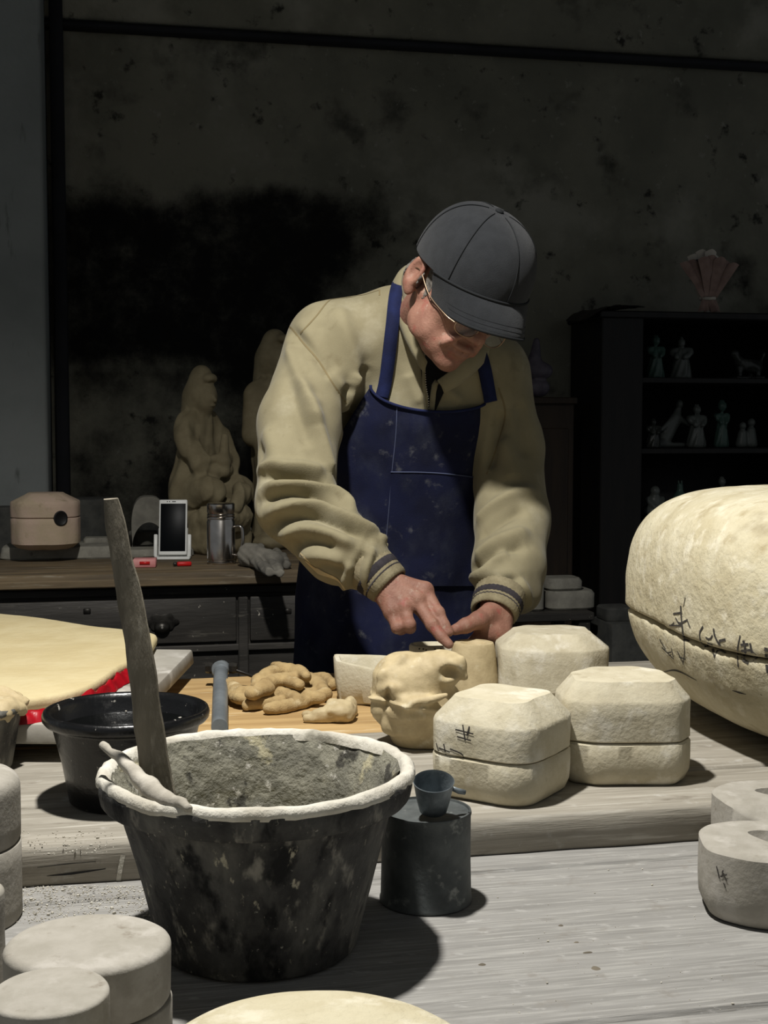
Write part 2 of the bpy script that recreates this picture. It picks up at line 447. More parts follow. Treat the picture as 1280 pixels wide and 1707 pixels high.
def snet(f, lo, hi, h, B=4):
    lo = np.asarray(lo, float); hi = np.asarray(hi, float)
    nb = np.ceil((hi - lo) / (h * B)).astype(int) + 1
    n = nb * B
    H = h * B
    cx = [lo[i] + (np.arange(nb[i]) + 0.5) * H - h * 0.5 for i in range(3)]
    g = np.stack(np.meshgrid(*cx, indexing='ij'), -1).reshape(-1, 3)
    cv = f(g)
    V = np.repeat(np.repeat(np.repeat(cv.reshape(nb), B, 0), B, 1), B, 2).astype(np.float32)
    act = np.nonzero(np.abs(cv) < H * 1.7)[0]
    bi = np.stack(np.unravel_index(act, nb), 1)
    o = np.stack(np.meshgrid(*[np.arange(B)] * 3, indexing='ij'), -1).reshape(-1, 3)
    idx = (bi[:, None, :] * B + o[None]).reshape(-1, 3)
    vals = np.concatenate([f(lo + c * h) for c in np.array_split(idx, max(1, len(idx) // 200000))])
    V[idx[:, 0], idx[:, 1], idx[:, 2]] = vals
    V[[0, -1]] = np.abs(V[[0, -1]]) + 1e-4; V[:, [0, -1]] = np.abs(V[:, [0, -1]]) + 1e-4; V[:, :, [0, -1]] = np.abs(V[:, :, [0, -1]]) + 1e-4
    ins = V < 0
    s = np.zeros(np.array(V.shape) - 1, np.int8)
    for a in (0, 1):
        for b in (0, 1):
            for c in (0, 1):
                s += ins[a:V.shape[0] - 1 + a, b:V.shape[1] - 1 + b, c:V.shape[2] - 1 + c]
    cells = np.argwhere((s > 0) & (s < 8))
    corner = np.array([(a, b, c) for a in (0, 1) for b in (0, 1) for c in (0, 1)])
    cvv = np.stack([V[cells[:, 0] + a, cells[:, 1] + b, cells[:, 2] + c] for a, b, c in corner], 1)
    acc = np.zeros((len(cells), 3)); cnt = np.zeros(len(cells))
    for i in range(8):
        for j in range(i + 1, 8):
            if np.abs(corner[i] - corner[j]).sum() != 1: continue
            m = (cvv[:, i] < 0) != (cvv[:, j] < 0)
            t = np.where(m, cvv[:, i] / (cvv[:, i] - cvv[:, j] + 1e-12), 0)
            pos = corner[i] + t[:, None] * (corner[j] - corner[i])
            acc += np.where(m[:, None], pos, 0); cnt += m
    verts = lo + (cells + acc / cnt[:, None]) * h
    ids = -np.ones(s.shape, np.int32); ids[cells[:, 0], cells[:, 1], cells[:, 2]] = np.arange(len(cells))
    quads = []
    for ax in range(3):
        sl0 = [slice(None)] * 3; sl1 = [slice(None)] * 3
        sl0[ax] = slice(0, -1); sl1[ax] = slice(1, None)
        df = ins[tuple(sl0)] != ins[tuple(sl1)]
        e = np.argwhere(df)
        b, c = (ax + 1) % 3, (ax + 2) % 3
        ok = (e[:, b] > 0) & (e[:, c] > 0) & (e[:, b] < s.shape[b]) & (e[:, c] < s.shape[c]) & (e[:, ax] < s.shape[ax])
        e = e[ok]
        def g_(db, dc):
            q = e.copy(); q[:, b] -= db; q[:, c] -= dc
            return ids[q[:, 0], q[:, 1], q[:, 2]]
        q = np.stack([g_(1, 1), g_(0, 1), g_(0, 0), g_(1, 0)], 1)
        fl = ~ins[e[:, 0], e[:, 1], e[:, 2]]
        q[fl] = q[fl][:, ::-1]
        quads.append(q)
    Q = np.concatenate(quads)
    Q = Q[(Q >= 0).all(1)]
    return verts, Q
def vnormals(V, Q):
    n = np.cross(V[Q[:, 2]] - V[Q[:, 0]], V[Q[:, 3]] - V[Q[:, 1]])
    N = np.zeros_like(V)
    for k in range(4): np.add.at(N, Q[:, k], n)
    return N / (np.linalg.norm(N, axis=1)[:, None] + 1e-12)
def relax(V, Q, it=2, w=0.5):
    for _ in range(it):
        acc = np.zeros_like(V); c = np.zeros(len(V))
        for k in range(4):
            np.add.at(acc, Q[:, k], V[Q[:, (k + 1) % 4]]); np.add.at(c, Q[:, k], 1)
            np.add.at(acc, Q[:, (k + 1) % 4], V[Q[:, k]]); np.add.at(c, Q[:, (k + 1) % 4], 1)
        V = V * (1 - w) + w * acc / np.maximum(c, 1)[:, None]
    return V
def rough(V, Q, amp, sc, seed=0, octv=3):
    return V + vnormals(V, Q) * (fbm(V, sc, seed, octv) * amp)[:, None]

def chaikin(poly, it=3):
    p = np.asarray(poly, float)
    for _ in range(it):
        q = np.roll(p, -1, 0)
        p = np.stack([0.75 * p + 0.25 * q, 0.25 * p + 0.75 * q], 1).reshape(-1, 2)
    return p
def resample(p, n):
    q = np.concatenate([p, p[:1]]); d = np.concatenate([[0], np.cumsum(np.linalg.norm(np.diff(q, axis=0), axis=1))])
    t = np.linspace(0, d[-1], n, endpoint=False)
    return np.stack([np.interp(t, d, q[:, 0]), np.interp(t, d, q[:, 1])], 1)
def fillet(poly, r=0.2):
    p = np.asarray(poly, float); out = []
    for i in range(len(p)):
        a, b, c = p[i - 1], p[i], p[(i + 1) % len(p)]
        for t in np.linspace(0, 1, 6):
            s = b + (a - b) * r; e = b + (c - b) * r
            out.append((1 - t) ** 2 * s + 2 * t * (1 - t) * b + t * t * e)
    return np.array(out)
def inset_ring(poly, ins, z, c, rz, zf=None):
    r = np.linalg.norm(poly, axis=1)[:, None]
    q = poly * np.maximum(0.02, 1 - ins / r)
    zz = np.full(len(q), z) if zf is None else z + zf(q)
    return rotz(np.stack([q[:, 0], q[:, 1], zz], 1), rz) + np.array([c[0], c[1], 0])
def block(poly, rings, c, rz=0.0, n=96, zf=None, wob=0.0012, wsc=30, seed=0, cap_rings=True):
    p = resample(np.asarray(poly, float), n)
    rr = list(rings)
    full = []
    for k in range(len(rr)):
        if k and rr[k][0] - rr[k - 1][0] > 0.02:
            m = int((rr[k][0] - rr[k - 1][0]) / 0.012)
            for t in np.linspace(0, 1, m + 1)[1:-1]:
                full.append((rr[k - 1][0] * (1 - t) + rr[k][0] * t, rr[k - 1][1] * (1 - t) + rr[k][1] * t))
        full.append(rr[k])
    R_ = [inset_ring(p, i, z, c, rz, zf) for z, i in full]
    if cap_rings:
        z, i = full[-1]
        md = np.linalg.norm(p, axis=1).mean()
        for t in (0.25, 0.5, 0.75, 0.93):
            q = p * np.maximum(0.02, 1 - i / np.linalg.norm(p, axis=1)[:, None]) * (1 - t)
            zz = np.full(len(q), z) if zf is None else z + zf(q)
            R_.append(rotz(np.stack([q[:, 0], q[:, 1], zz], 1), rz) + np.array([c[0], c[1], 0]))
    V, Fc = stack(R_)
    if wob:
        cc = np.array([c[0], c[1], V[:, 2].mean()])
        d = V - cc; d[:, 2] *= 0.5
        d /= np.linalg.norm(d, axis=1)[:, None] + 1e-9
        V = V + d * (fbm(V, wsc, seed) * wob)[:, None]
    return V, Fc
def split_mold(name, poly, c, z0, seam, hs, ht, ch, rz, mat, label, group, fil=0.22, seed=0, lowin=0.012, zf=None, cat='mold', n=96):
    """a two-part plaster mould: lower half, upper half with bevelled top"""
    pl = fillet(poly, fil)
    t = thing(name, (c[0], c[1], z0), label, cat, group)
    lo = [(z0, lowin), (z0 + 0.004, lowin * 0.55), (z0 + 0.016, 0.001), (z0 + 0.03, 0), (z0 + seam - 0.003, 0.0), (z0 + seam - 0.0002, 0.0022)]
    up = [(z0 + seam + 0.0006, 0.0035), (z0 + seam + 0.003, 0.0002), (z0 + hs - 0.004, 0.0), (z0 + hs, 0.002), (z0 + ht - 0.004, ch * 0.86), (z0 + ht, ch)]
    zz = (lambda q: 0 * q[:, 0]) if zf is None else zf
    V, Fc = block(pl, lo, c, rz, n, lambda q: 0 * q[:, 0], seed=seed)
    if zf is not None:
        k = np.clip((V[:, 2] - z0) / seam, 0, 1)
        q = rotz(V - np.array([c[0], c[1], 0]), -rz)[:, :2]
        V[:, 2] += k * zf(q)
    mesh('lower_half', V, Fc, mat, t, sharp=38)
    V, Fc = block(pl, up, c, rz, n, zf, seed=seed + 3)
    u = mesh('upper_half', V, Fc, mat, t, sharp=38)
    return t, u
def ink_marks(parent, tree, strokes, w, conv=lambda x, y: (x, y), name='ink_mark', mat='ink'):
    for s in strokes:
        ww = w
        if not isinstance(s[0], tuple): ww, s = s[0], s[1:]
        r = stroke(tree, [conv(*q) for q in s], ww)
        if r is not None: mesh(name, r[0], r[1], mat, parent)
# ================================================================== the setting
VW = 4.30                                            # the back wall's distance in the room frame
def W(px, py, v=VW):
    d = ray(px, py); s = v / float(d @ VX)
    return CAM + d * s
def quadgrid(fn, nu, nv):
    u, v = np.meshgrid(np.linspace(0, 1, nu), np.linspace(0, 1, nv), indexing='ij')
    V = fn(u.ravel(), v.ravel())
    i = np.arange(nu * nv).reshape(nu, nv)
    Q = np.stack([i[:-1, :-1], i[1:, :-1], i[1:, 1:], i[:-1, 1:]], -1).reshape(-1, 4)
    return V, Q

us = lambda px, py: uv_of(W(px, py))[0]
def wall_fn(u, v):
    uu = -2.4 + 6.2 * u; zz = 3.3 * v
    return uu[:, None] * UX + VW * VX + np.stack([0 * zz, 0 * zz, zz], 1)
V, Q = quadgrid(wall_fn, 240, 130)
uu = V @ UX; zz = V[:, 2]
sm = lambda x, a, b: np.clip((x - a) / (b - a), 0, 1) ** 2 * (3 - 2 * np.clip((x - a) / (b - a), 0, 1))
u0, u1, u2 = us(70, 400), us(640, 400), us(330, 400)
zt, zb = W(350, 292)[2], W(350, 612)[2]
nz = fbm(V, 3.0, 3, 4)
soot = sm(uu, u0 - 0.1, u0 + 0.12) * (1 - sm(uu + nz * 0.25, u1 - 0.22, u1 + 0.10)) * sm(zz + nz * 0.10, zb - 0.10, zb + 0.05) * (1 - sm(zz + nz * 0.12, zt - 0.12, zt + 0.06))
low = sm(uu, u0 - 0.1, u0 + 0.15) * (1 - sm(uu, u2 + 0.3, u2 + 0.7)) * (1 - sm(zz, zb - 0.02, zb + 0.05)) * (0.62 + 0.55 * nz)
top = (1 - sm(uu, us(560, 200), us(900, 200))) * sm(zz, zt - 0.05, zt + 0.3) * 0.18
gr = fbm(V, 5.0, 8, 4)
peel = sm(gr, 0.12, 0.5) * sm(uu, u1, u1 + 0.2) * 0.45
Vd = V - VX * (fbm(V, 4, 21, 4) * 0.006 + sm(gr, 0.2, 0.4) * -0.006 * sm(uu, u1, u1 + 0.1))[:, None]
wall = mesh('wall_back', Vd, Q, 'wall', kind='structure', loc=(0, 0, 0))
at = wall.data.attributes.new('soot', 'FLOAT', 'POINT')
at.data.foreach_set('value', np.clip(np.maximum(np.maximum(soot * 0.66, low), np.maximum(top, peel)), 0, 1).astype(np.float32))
# floor, ceiling, side returns
mesh('floor', [RW(-2.4, -1.6, 0), RW(3.8, -1.6, 0), RW(3.8, VW, 0), RW(-2.4, VW, 0)], [(0, 1, 2, 3)], 'floor', kind='structure', loc=(0, 0, 0))
mesh('ceiling', [RW(-2.4, 0.2, 3.3), RW(3.8, 0.2, 3.3), RW(3.8, VW, 3.3), RW(-2.4, VW, 3.3)], [(3, 2, 1, 0)], 'ceiling', kind='structure', loc=(0, 0, 0))
# the pale wall stub on the left, standing proud of the back wall
pe = W(81, 800, 4.02); ue = uv_of(pe)[0]
V, Fc = box(RW((ue - 2.4) / 2, 4.16, 1.65), (ue + 2.4, 0.26, 3.3), A, 0.012, 2)
mesh('wall_left', V, Fc, 'wall_pale', kind='structure', loc=(0, 0, 0))
# a narrow dark post beside the stub and a dark batten that paints in the shadow line under the ledge
V, Fc = box(RW(ue + 0.035, 4.25, 1.65), (0.04, 0.08, 3.3), A, 0.006)
mesh('trim_1', V, Fc, 'dark_trim', kind='structure', loc=(0, 0, 0))
zb_ = W(700, 72, 4.22)[2]
V, Fc = box(RW(0.9, 4.26, zb_), (5.6, 0.06, 0.020), A, 0.006)
mesh('trim_2', V, Fc, 'dark_trim', kind='structure', loc=(0, 0, 0))
V, Fc = box(RW(0.9, 4.27, zb_ + 0.20), (5.6, 0.05, 0.36), A, 0.01)
mesh('trim_3', V, Fc, 'wall_pale' if False else 'wall', kind='structure', loc=(0, 0, 0))

# ================================================================== the bench
O_ = G(785, 1365, ZU); uo, vo = uv_of(O_)           # front edge of the thick planks
tb = thing('work_table', RW(0.3, 1.5, 0), 'long grey weathered plank workbench covered in plaster dust', 'workbench')
vv = [0.42, 0.69, 0.985, 1.35, 1.68, 2.01, 2.34]
for k in range(len(vv) - 1):
    a, b = vv[k], vv[k + 1]
    V, Fc = box(RW(0.30, (a + b) / 2, ZL - 0.02), (2.9, b - a - 0.003, 0.04), A, 0.004)
    mesh('plank', V, Fc, 'wood_grey', tb, sharp=30)
for u in (-0.85, 1.45):
    for v in (0.5, 2.27):
        V, Fc = box(RW(u, v, (ZL - 0.042) / 2), (0.08, 0.08, ZL - 0.042), A, 0.004)
        mesh('leg', V, Fc, 'wood_edge', tb, sharp=30)
for v in (0.5, 2.27):
    V, Fc = box(RW(0.3, v, ZL - 0.09), (2.22, 0.04, 0.09), A, 0.003)
    mesh('rail', V, Fc, 'wood_edge', tb, sharp=30)
# thick planks lying on the bench
def plank(u0, u1, v0, v1, mat, label, name='thick_plank', z0=ZL + 0.0005, z1=ZU, seed=0):
    nu, nn = 60, 0
    c = RW((u0 + u1) / 2, (v0 + v1) / 2, 0)
    poly = fillet([(-(u1 - u0) / 2, -(v1 - v0) / 2), ((u1 - u0) / 2, -(v1 - v0) / 2), ((u1 - u0) / 2, (v1 - v0) / 2), (-(u1 - u0) / 2, (v1 - v0) / 2)], 0.012)
    p = resample(poly, 260)
    rings = []
    for z, i in ((z0, 0.003), (z0 + 0.006, 0.0), (z1 - 0.014, 0.0), (z1 - 0.005, 0.0015), (z1 - 0.001, 0.005), (z1, 0.010)):
        s = np.array([1 - 2 * i / (u1 - u0), 1 - 2 * i / (v1 - v0)])
        q = p * s
        w = rotz(np.stack([q[:, 0], q[:, 1], np.full(len(q), z)], 1), A) + c
        nz = fbm(w * np.array([1, 1, 0.6]), 14, seed, 3)
        w = w + VX * (nz * 0.0035)[:, None]
        if z > z1 - 0.012 and z < z1: w[:, 2] += np.minimum(0, fbm(w, 9, seed + 4, 2)) * 0.004
        rings.append(w)
    V, Fc = stack(rings)
    o = mesh(name, V, Fc, mat, label=label, cat='plank', sharp=40)
    return o
front_plank = plank(uo - 1.15, uo + 1.25, vo, vo + 0.150, 'wood_plank', 'thick grey plank along the near edge of the raised work surface', seed=1)
plank(uo - 1.15, uo + 1.25, vo + 0.152, vo + 0.44, 'wood_plank', 'wide grey plank in the middle of the raised surface under the split molds', seed=2)
uy = uv_of(G(640, 1180, ZU))[0]
plank(uo - 1.15, uy, vo + 0.442, vo + 0.90, 'wood_yellow', 'bare yellowish wooden plank under the tan gloves', seed=3)
plank(uy + 0.002, uo + 1.25, vo + 0.442, vo + 0.90, 'wood_plank', 'grey plank at the far side under the big mold and the held mold', seed=4)

tr = bvh(front_plank)
for pts, w in (([(78, 1460), (120, 1456), (176, 1448)], [.0005, .0026, .0008]), ([(62, 1446), (110, 1440), (160, 1436)], [.0004, .001, .0004])):
    r = stroke(tr, pts, w, 0.0006)
    if r is not None: mesh('crack', r[0], r[1], 'cable', front_plank)
# drips of plaster run on the edge
r = stroke(tr, [(205, 1425), (200, 1450), (197, 1472)], 0.005, 0.0008)
if r is not None: mesh('drip', r[0], r[1], 'crust', front_plank)

# ================================================================== split moulds on the plank
def at_floor(px, py, z): 
    p = G(px, py, z); return p
# front one (square, a corner towards the camera)
c = P(837, 1250, 1.568)[:2]
hw = 0.0725
m1, m1u = split_mold('split_mold', [(-hw, -hw), (hw, -hw), (hw, hw), (-hw, hw)], c, ZU, 0.053, 0.096, 0.121, 0.026, math.radians(-33), 'plaster', 'cream two-part plaster mold with faint pen marks, nearest the grey can', 'split molds on the planks', 0.30, 1)
t8 = lambda x, y: (300 + x * 0.6875, 1020 + y * 0.6875)
ink_marks(m1u, bvh(m1u), [[(668, 285), (712, 296)], [(686, 274), (692, 312)], [(672, 302), (706, 312)], [(702, 278), (696, 300)], [(640, 320), (645, 346)], [(655, 332), (684, 345), (690, 362)], [(660, 345), (663, 362)], [(622, 318), (628, 338)], [(628, 330), (655, 340)]], 0.0018, t8)
# right one
c = P(1029, 1215, 1.650)[:2]
m2, m2u = split_mold('split_mold', [(-0.082, -0.050), (-0.045, -0.073), (0.060, -0.076), (0.084, -0.045), (0.082, 0.030), (0.045, 0.070), (-0.030, 0.072), (-0.080, 0.020)], c, ZU, 0.055, 0.108, 0.129, 0.020, math.radians(4), 'plaster_b', 'cream faceted two-part plaster mold between the front mold and the huge one', 'split molds on the planks', 0.20, 5)
# rear one
c = P(917, 1130, 2.14)[:2]
m3, m3u = split_mold('split_mold', [(-0.090, -0.045), (-0.055, -0.078), (0.050, -0.078), (0.092, -0.045), (0.092, 0.045), (0.050, 0.080), (-0.050, 0.080), (-0.090, 0.040)], c, ZU, 0.020, 0.086, 0.108, 0.030, math.radians(2), 'plaster_b', 'cream faceted plaster mold at the far edge beside the man\'s hand', 'split molds on the planks', 0.2, 9)
# the big one on the right: two swollen halves with a long axis running towards the camera
bc = np.array([0.646, 1.88, ZU + 0.1565])
yaw = math.radians(-80)
Rb = np.array([[math.cos(yaw), -math.sin(yaw), 0], [math.sin(yaw), math.cos(yaw), 0], [0, 0, 1]])
tilt = math.radians(0)
def big_f(p, part):
    q = (p - bc) @ Rb
    w = q.copy()
    ax = np.array([0.350, 0.245, 0.202 if part == 'u' else 0.153])
    e1, e2 = 3.0, 3.5
    lo = part != 'u'
    sc = 1.0 if not lo else 0.985
    tap = 1.0 - (0.22 * np.clip(-w[:, 2] / 0.153, 0, 1) ** 1.5 if lo else 0.0)
    X = np.abs(w[:, 0]) / (ax[0] * sc * tap); Y = np.abs(w[:, 1]) / (ax[1] * sc * tap); Z = np.abs(w[:, 2]) / ax[2]
    r = (X ** e1 + Y ** e1) ** (1 / e1)
    k = (r ** e2 + Z ** e2) ** (1 / e2)
    d = (k - 1) * 0.17
    d = d + fbm(w, 9, 31, 3) * 0.003 + fbm(w, 40, 35, 2) * 0.0008
    sg = w[:, 2] + 0.0 + 0.004 * np.sin(w[:, 0] * 12)
    return smax(d, (-(sg - 0.0012) if part == 'u' else (sg + 0.0012)), 0.006)
big = thing('large_mold', (bc[0], bc[1], ZU), 'huge swollen two-part plaster mold with black ink writing along its seam', 'mold')
bparts = []
for part, nm in (('u', 'upper_half'), ('l', 'lower_half')):
    V, Q = snet(lambda p: big_f(p, part), bc - np.array([.42, .42, .18]), bc + np.array([.42, .42, .22]), 0.0065)
    V = relax(V, Q, 1, 0.4)
    bparts.append(mesh(nm, V, Q, 'old_plaster', big, sharp=50))
V, Fc = join([WORLD[bparts[0]], WORLD[bparts[1]]])
btree = BVHTree.FromPolygons([Vector(v) for v in V], Fc)
t7 = lambda x, y: (860 + x / 3.0476, 780 + y / 3.0476)
ink_marks(big, btree, [
    [.0014, (862, 655), (852, 705)], [.0042, (838, 700), (842, 770), (852, 860)], [.0028, (800, 742), (845, 735)], [.0028, (812, 760), (832, 790), (872, 772)], [.0022, (780, 800), (845, 802)],
    [.0028, (870, 770), (886, 812)], [.0020, (855, 860), (857, 940), (850, 1000)], [.0034, (852, 872), (882, 880)], [.002, (790, 800), (805, 785)],
    [.0034, (952, 805), (934, 840), (942, 885), (968, 912), (976, 890)], [.0028, (965, 860), (985, 872), (1000, 850)], [.0036, (1005, 815), (1010, 850), (1030, 890), (1042, 902)], [.0036, (1032, 880), (1066, 872)],
    [.0034, (1000, 920), (1010, 962)], [.0030, (1010, 955), (1030, 925), (1066, 942)], [.0018, (975, 890), (1000, 900)],
    [.0022, (1140, 850), (1126, 930), (1130, 1010)], [.0042, (1156, 876), (1166, 930), (1152, 970), (1182, 992)], [.0034, (1142, 900), (1182, 895)], [.0032, (1145, 930), (1192, 925)], [.0034, (1190, 890), (1200, 940)],
    [.0028, (1200, 930), (1226, 960), (1206, 980)], [.002, (1080, 928), (1132, 940)], [.005, (1262, 920), (1280, 926)], [.005, (1265, 950), (1280, 956)], [.004, (1274, 1000), (1280, 1042)],
    [.0022, (730, 870), (762, 922)], [.0022, (742, 912), (802, 970)], [.0026, (790, 915), (800, 960)], [.0026, (820, 930), (852, 992)], [.0022, (830, 960), (862, 972)], [.0018, (770, 940), (790, 935)]], 0.003, t7)
for s_ in ([(750, 1035), (820, 1030), (920, 1080)], [(1100, 1130), (1170, 1150)]):
    r = stroke(btree, [t7(*q) for q in s_], [0.0008, 0.003, 0.0008])
    if r is not None: mesh('crack', r[0], r[1], 'ink', big)

# the small round mould in the man's hands and its loose half beside it
hc = P(789, 1120, 2.125)
prof = [(0.0, 0), (0.040, 0), (0.0425, 0.003), (0.0415, 0.02), (0.0375, 0.070), (0.0352, 0.086), (0.0335, 0.0895), (0.0305, 0.0905), (0.0215, 0.0895), (0.0185, 0.086), (0.013, 0.078), (0.0, 0.075)]
V, Fc = lathe(prof, (hc[0], hc[1], ZU), 72, 1.0, 0.92, 0.0012, 30, 3)
mesh('cone_mold', V, Fc, 'clay', label='cream cone-shaped mold with a dished top, pressed by the man\'s fingertips', cat='mold', sharp=40)
c = P(722, 1110, 2.245)
V, Fc = block(fillet([(-.040, -.028), (.04, -.028), (.04, .028), (-.04, .028)], .4), [(ZU, .004), (ZU + .006, 0), (ZU + .062, -.002), (ZU + .066, .001), (ZU + .067, .006), (ZU + .06, .012)], c[:2], 0.1, seed=12)
o = mesh('small_half_mold', V, Fc, 'plaster', label='small pitted plaster mold half behind the clay lump, left of the cone mold', cat='mold', sharp=40)
tr = bvh(o)
for k in range(7):
    h = hit(tr, 700 + k * 6 + random.uniform(-2, 2), 1084 + random.uniform(-3, 4), 0.0003)
    if h is not None:
        V, Fc = lathe([(0.0016, 0), (0.0012, 0.0003), (0, 0.0004)], (0, 0, 0), 8, cap0=True)
        V = V @ np.array(Vector(h[1]).to_track_quat('Z', 'Y').to_matrix()).T + h[0]
        mesh('pit', V, Fc, 'ink', o)

# open half mould, a boat-like shell
c = P(622, 1130, 2.06)
bp = fillet([(-.064, .045), (-.061, .002), (.026, -.052), (.074, -.047), (.078, .042), (.0, .050)], .12)
p = resample(bp, 96)
rings = []
zt = lambda q: 0.006 * (q[:, 1] / 0.05) - .05 * q[:, 0]
for z, i, s in ((0, .018, 0), (.006, .008, 0), (.03, .002, .5), (.062, 0, 1), (.066, .002, 1), (.066, .010, 1), (.062, .0135, 1), (.04, .018, .6), (.022, .028, .2), (.018, .04, 0)):
    rr = np.linalg.norm(p, axis=1)[:, None]; q = p * np.maximum(.05, 1 - i / rr)
    w = np.stack([q[:, 0], q[:, 1], ZU + z + s * zt(q)], 1)
    rings.append(rotz(w, 0.05) + np.array([c[0], c[1], 0]))
V, Fc = stack(rings)
V += fbm(V, 40, 4)[:, None] * 0.001
mesh('open_half_mold', V, Fc, 'plaster', label='hollow open half of a plaster mold, boat-shaped, behind the clay lump', cat='mold', sharp=40)

# modelled clay lump with a snout and torn flaps
D0 = 1.79
cp = lambda x, y, d=0.0: P(x, y, D0 + d)
def clay_f(p):
    d = rc(p, cp(708, 1262, .02), cp(690, 1168, .0), .031, .054)
    d = smin(d, rc(p, cp(742, 1250, .0), cp(735, 1180, 0), .02, .03), .03)
    d = smin(d, rc(p, cp(676, 1140, .0), cp(735, 1116, -.02), .046, .027), .012)
    d = smin(d, el(p, cp(752, 1112, -.02), (.020, .024, .019)), .010)
    d = smin(d, rc(p, cp(640, 1190, -.01), cp(652, 1120, -.015), .009, .010), .007)
    d = smin(d, rc(p, cp(632, 1190, -.02), cp(656, 1222, -.03), .010, .004), .008)
    d = smin(d, rc(p, cp(655, 1115, -.02), cp(672, 1098, -.02), .008, .007), .006)
    d = smin(d, rc(p, cp(655, 1150, -.045), cp(690, 1172, -.055), .006, .008), .010)
    d = smin(d, rc(p, cp(768, 1100, -.03), cp(774, 1128, -.03), .005, .004), .005)
    d = smin(d, rc(p, cp(690, 1172, -.055), cp(742, 1160, -.055), .004, .004), .010)
    for fx, fy, fr in ((630, 1180, .012), (640, 1150, .010), (648, 1206, .011), (640, 1128, .008)):
        d = smin(d, el(p, cp(fx, fy, -.030), (fr, .006, fr * 1.3)), .003)
    d = smax(d, -el(p, cp(752, 1124, -.052), (.016, .02, .012)), .007)
    d = smax(d, -el(p, cp(672, 1158, -.062), (.014, .014, .008)), .010)
    d = smax(d, -el(p, cp(646, 1166, -.05), (.006, .02, .018)), .006)
    d = smax(d, -el(p, cp(694, 1190, -.064), (.012, .012, .010)), .010)
    d = d + fbm(p, 60, 3, 2) * 0.0022 + fbm(p, 16, 9, 2) * 0.004 - np.abs(fbm(p, 30, 14, 2)) * .004 - 0.007 * np.exp(-((p[:, 2] - cp(690, 1166)[2] + .15 * (p[:, 0] - cp(690, 1166)[0])) / .003) ** 2) * (vn(p, 50, 3) * .5 + .6)
    return smax(d, (ZU + .0005) - p[:, 2], .003)
c0 = cp(700, 1170)
V, Q = snet(clay_f, (c0[0] - .10, c0[1] - .11, ZU - .006), (c0[0] + .10, c0[1] + .11, ZU + .16), 0.0026)
mesh('clay_figure', V, Q, 'clay', label='half-modelled wet clay lump with torn flaps and a snout, behind the bucket', cat='clay')

# ================================================================== bucket with its sticks
bk = np.array([-0.120, 1.205, ZL])
t = thing('plaster_bucket', bk, 'wide black rubber bucket crusted with dried plaster in the foreground', 'bucket')
prof = [(0.0, 0.001), (0.094, 0.001), (0.098, 0.004), (0.1035, 0.03), (0.110, 0.055), (0.118, 0.085), (0.125, 0.108), (0.131, 0.128), (0.1345, 0.136), (0.1375, 0.1385), (0.1475, 0.1405), (0.1505, 0.1440), (0.1525, 0.153), (0.1530, 0.161), (0.149, 0.1655)]
BS = lambda pr: [(r * .972, z * 1.03) for r, z in pr]
V, Fc = lathe(BS(prof), bk, 128, wob=0.0022, wsc=14, seed=4)
mesh('bucket_wall', V, Fc, 'rubber', t)
prof = [(0.1495, 0.1585), (0.1538, 0.1600), (0.1538, 0.1640), (0.1520, 0.1680), (0.1480, 0.1700), (0.1435, 0.1690), (0.1402, 0.1655), (0.1380, 0.160)]
V, Fc = lathe(BS(prof), bk, 160, wob=0.0040, wsc=45, seed=6)
mesh('rim', V, Fc, 'crust', t)
prof = [(0.1392, 0.165), (0.1340, 0.155), (0.1185, 0.115), (0.1060, 0.07), (0.090, 0.022), (0.0, 0.02)]
pr2 = []
for k in range(len(prof) - 1):
    for s in np.linspace(0, 1, 9)[:-1]: pr2.append((prof[k][0] * (1 - s) + prof[k + 1][0] * s, prof[k][1] * (1 - s) + prof[k + 1][1] * s))
pr2.append((0.0, 0.02))
V, Fc = lathe(BS(pr2), bk, 128, wob=0.006, wsc=22, seed=8)
mesh('plaster_lining', V, Fc, 'lining', t)
# slurry and flakes stuck in the bottom
V, Fc = lathe([(0.107, 0.084), (0.10, 0.086), (0.09, 0.088), (0.06, 0.090), (0.03, 0.094), (0.0, 0.092)], bk, 80, wob=0.014, wsc=30, seed=11)
mesh('plaster_residue', V, Fc, 'sludge', t)
for k in range(42):
    a = random.uniform(0, 2 * math.pi); r = random.uniform(0.01, 0.105)
    s = random.uniform(0.008, 0.02)
    R = np.array(Matrix.Rotation(random.uniform(-1, 1), 3, 'X') @ Matrix.Rotation(random.uniform(0, 3), 3, 'Z'))
    V, Fc = box(bk + np.array([r * math.cos(a), r * math.sin(a), 0.092 + random.uniform(-.004, .010)]), (s, s * random.uniform(.5, 1), .005), random.uniform(0, 3), .002, R=R, jit=s * .2)
    mesh('plaster_flake', V, Fc, random.choice(['sludge', 'plaster_grey', 'sludge', 'lining']), t)

# wide paddle standing in the bucket
Tt = P(184, 832, 1.16); Rr = P(262, 1306, 1.145); dn = Rr + (Rr - Tt) * 0.42
Bt = Rr + (Rr - Tt) * 0.30
ax = smooth_path([Bt, Rr, (Rr + Tt) / 2 + np.array([0.003, 0, 0]), Tt], 60)
rings = []
for k, q in enumerate(ax):
    s = k / 59.0
    w = np.interp(s, [0, .3, .55, .8, .95, 1.0], [.0155, .0150, .0132, .0112, .0092, .0065])
    th = np.interp(s, [0, .6, 1], [.0062, .0058, .0038])
    Wd = np.array([0.93, 0.34, 0.06]); Td = np.array([-0.34, 0.93, 0.05])
    ring = [q + Wd * w * a_ + Td * th * b_ for a_, b_ in ((-1, -.5), (-.8, -1), (.15, -1.25), (.85, -.9), (1, -.3), (.9, .9), (0, 1), (-.9, .9))]
    rings.append(np.array(ring))
V, Fc = stack(rings); V += fbm(V, 40, 5)[:, None] * 0.0016
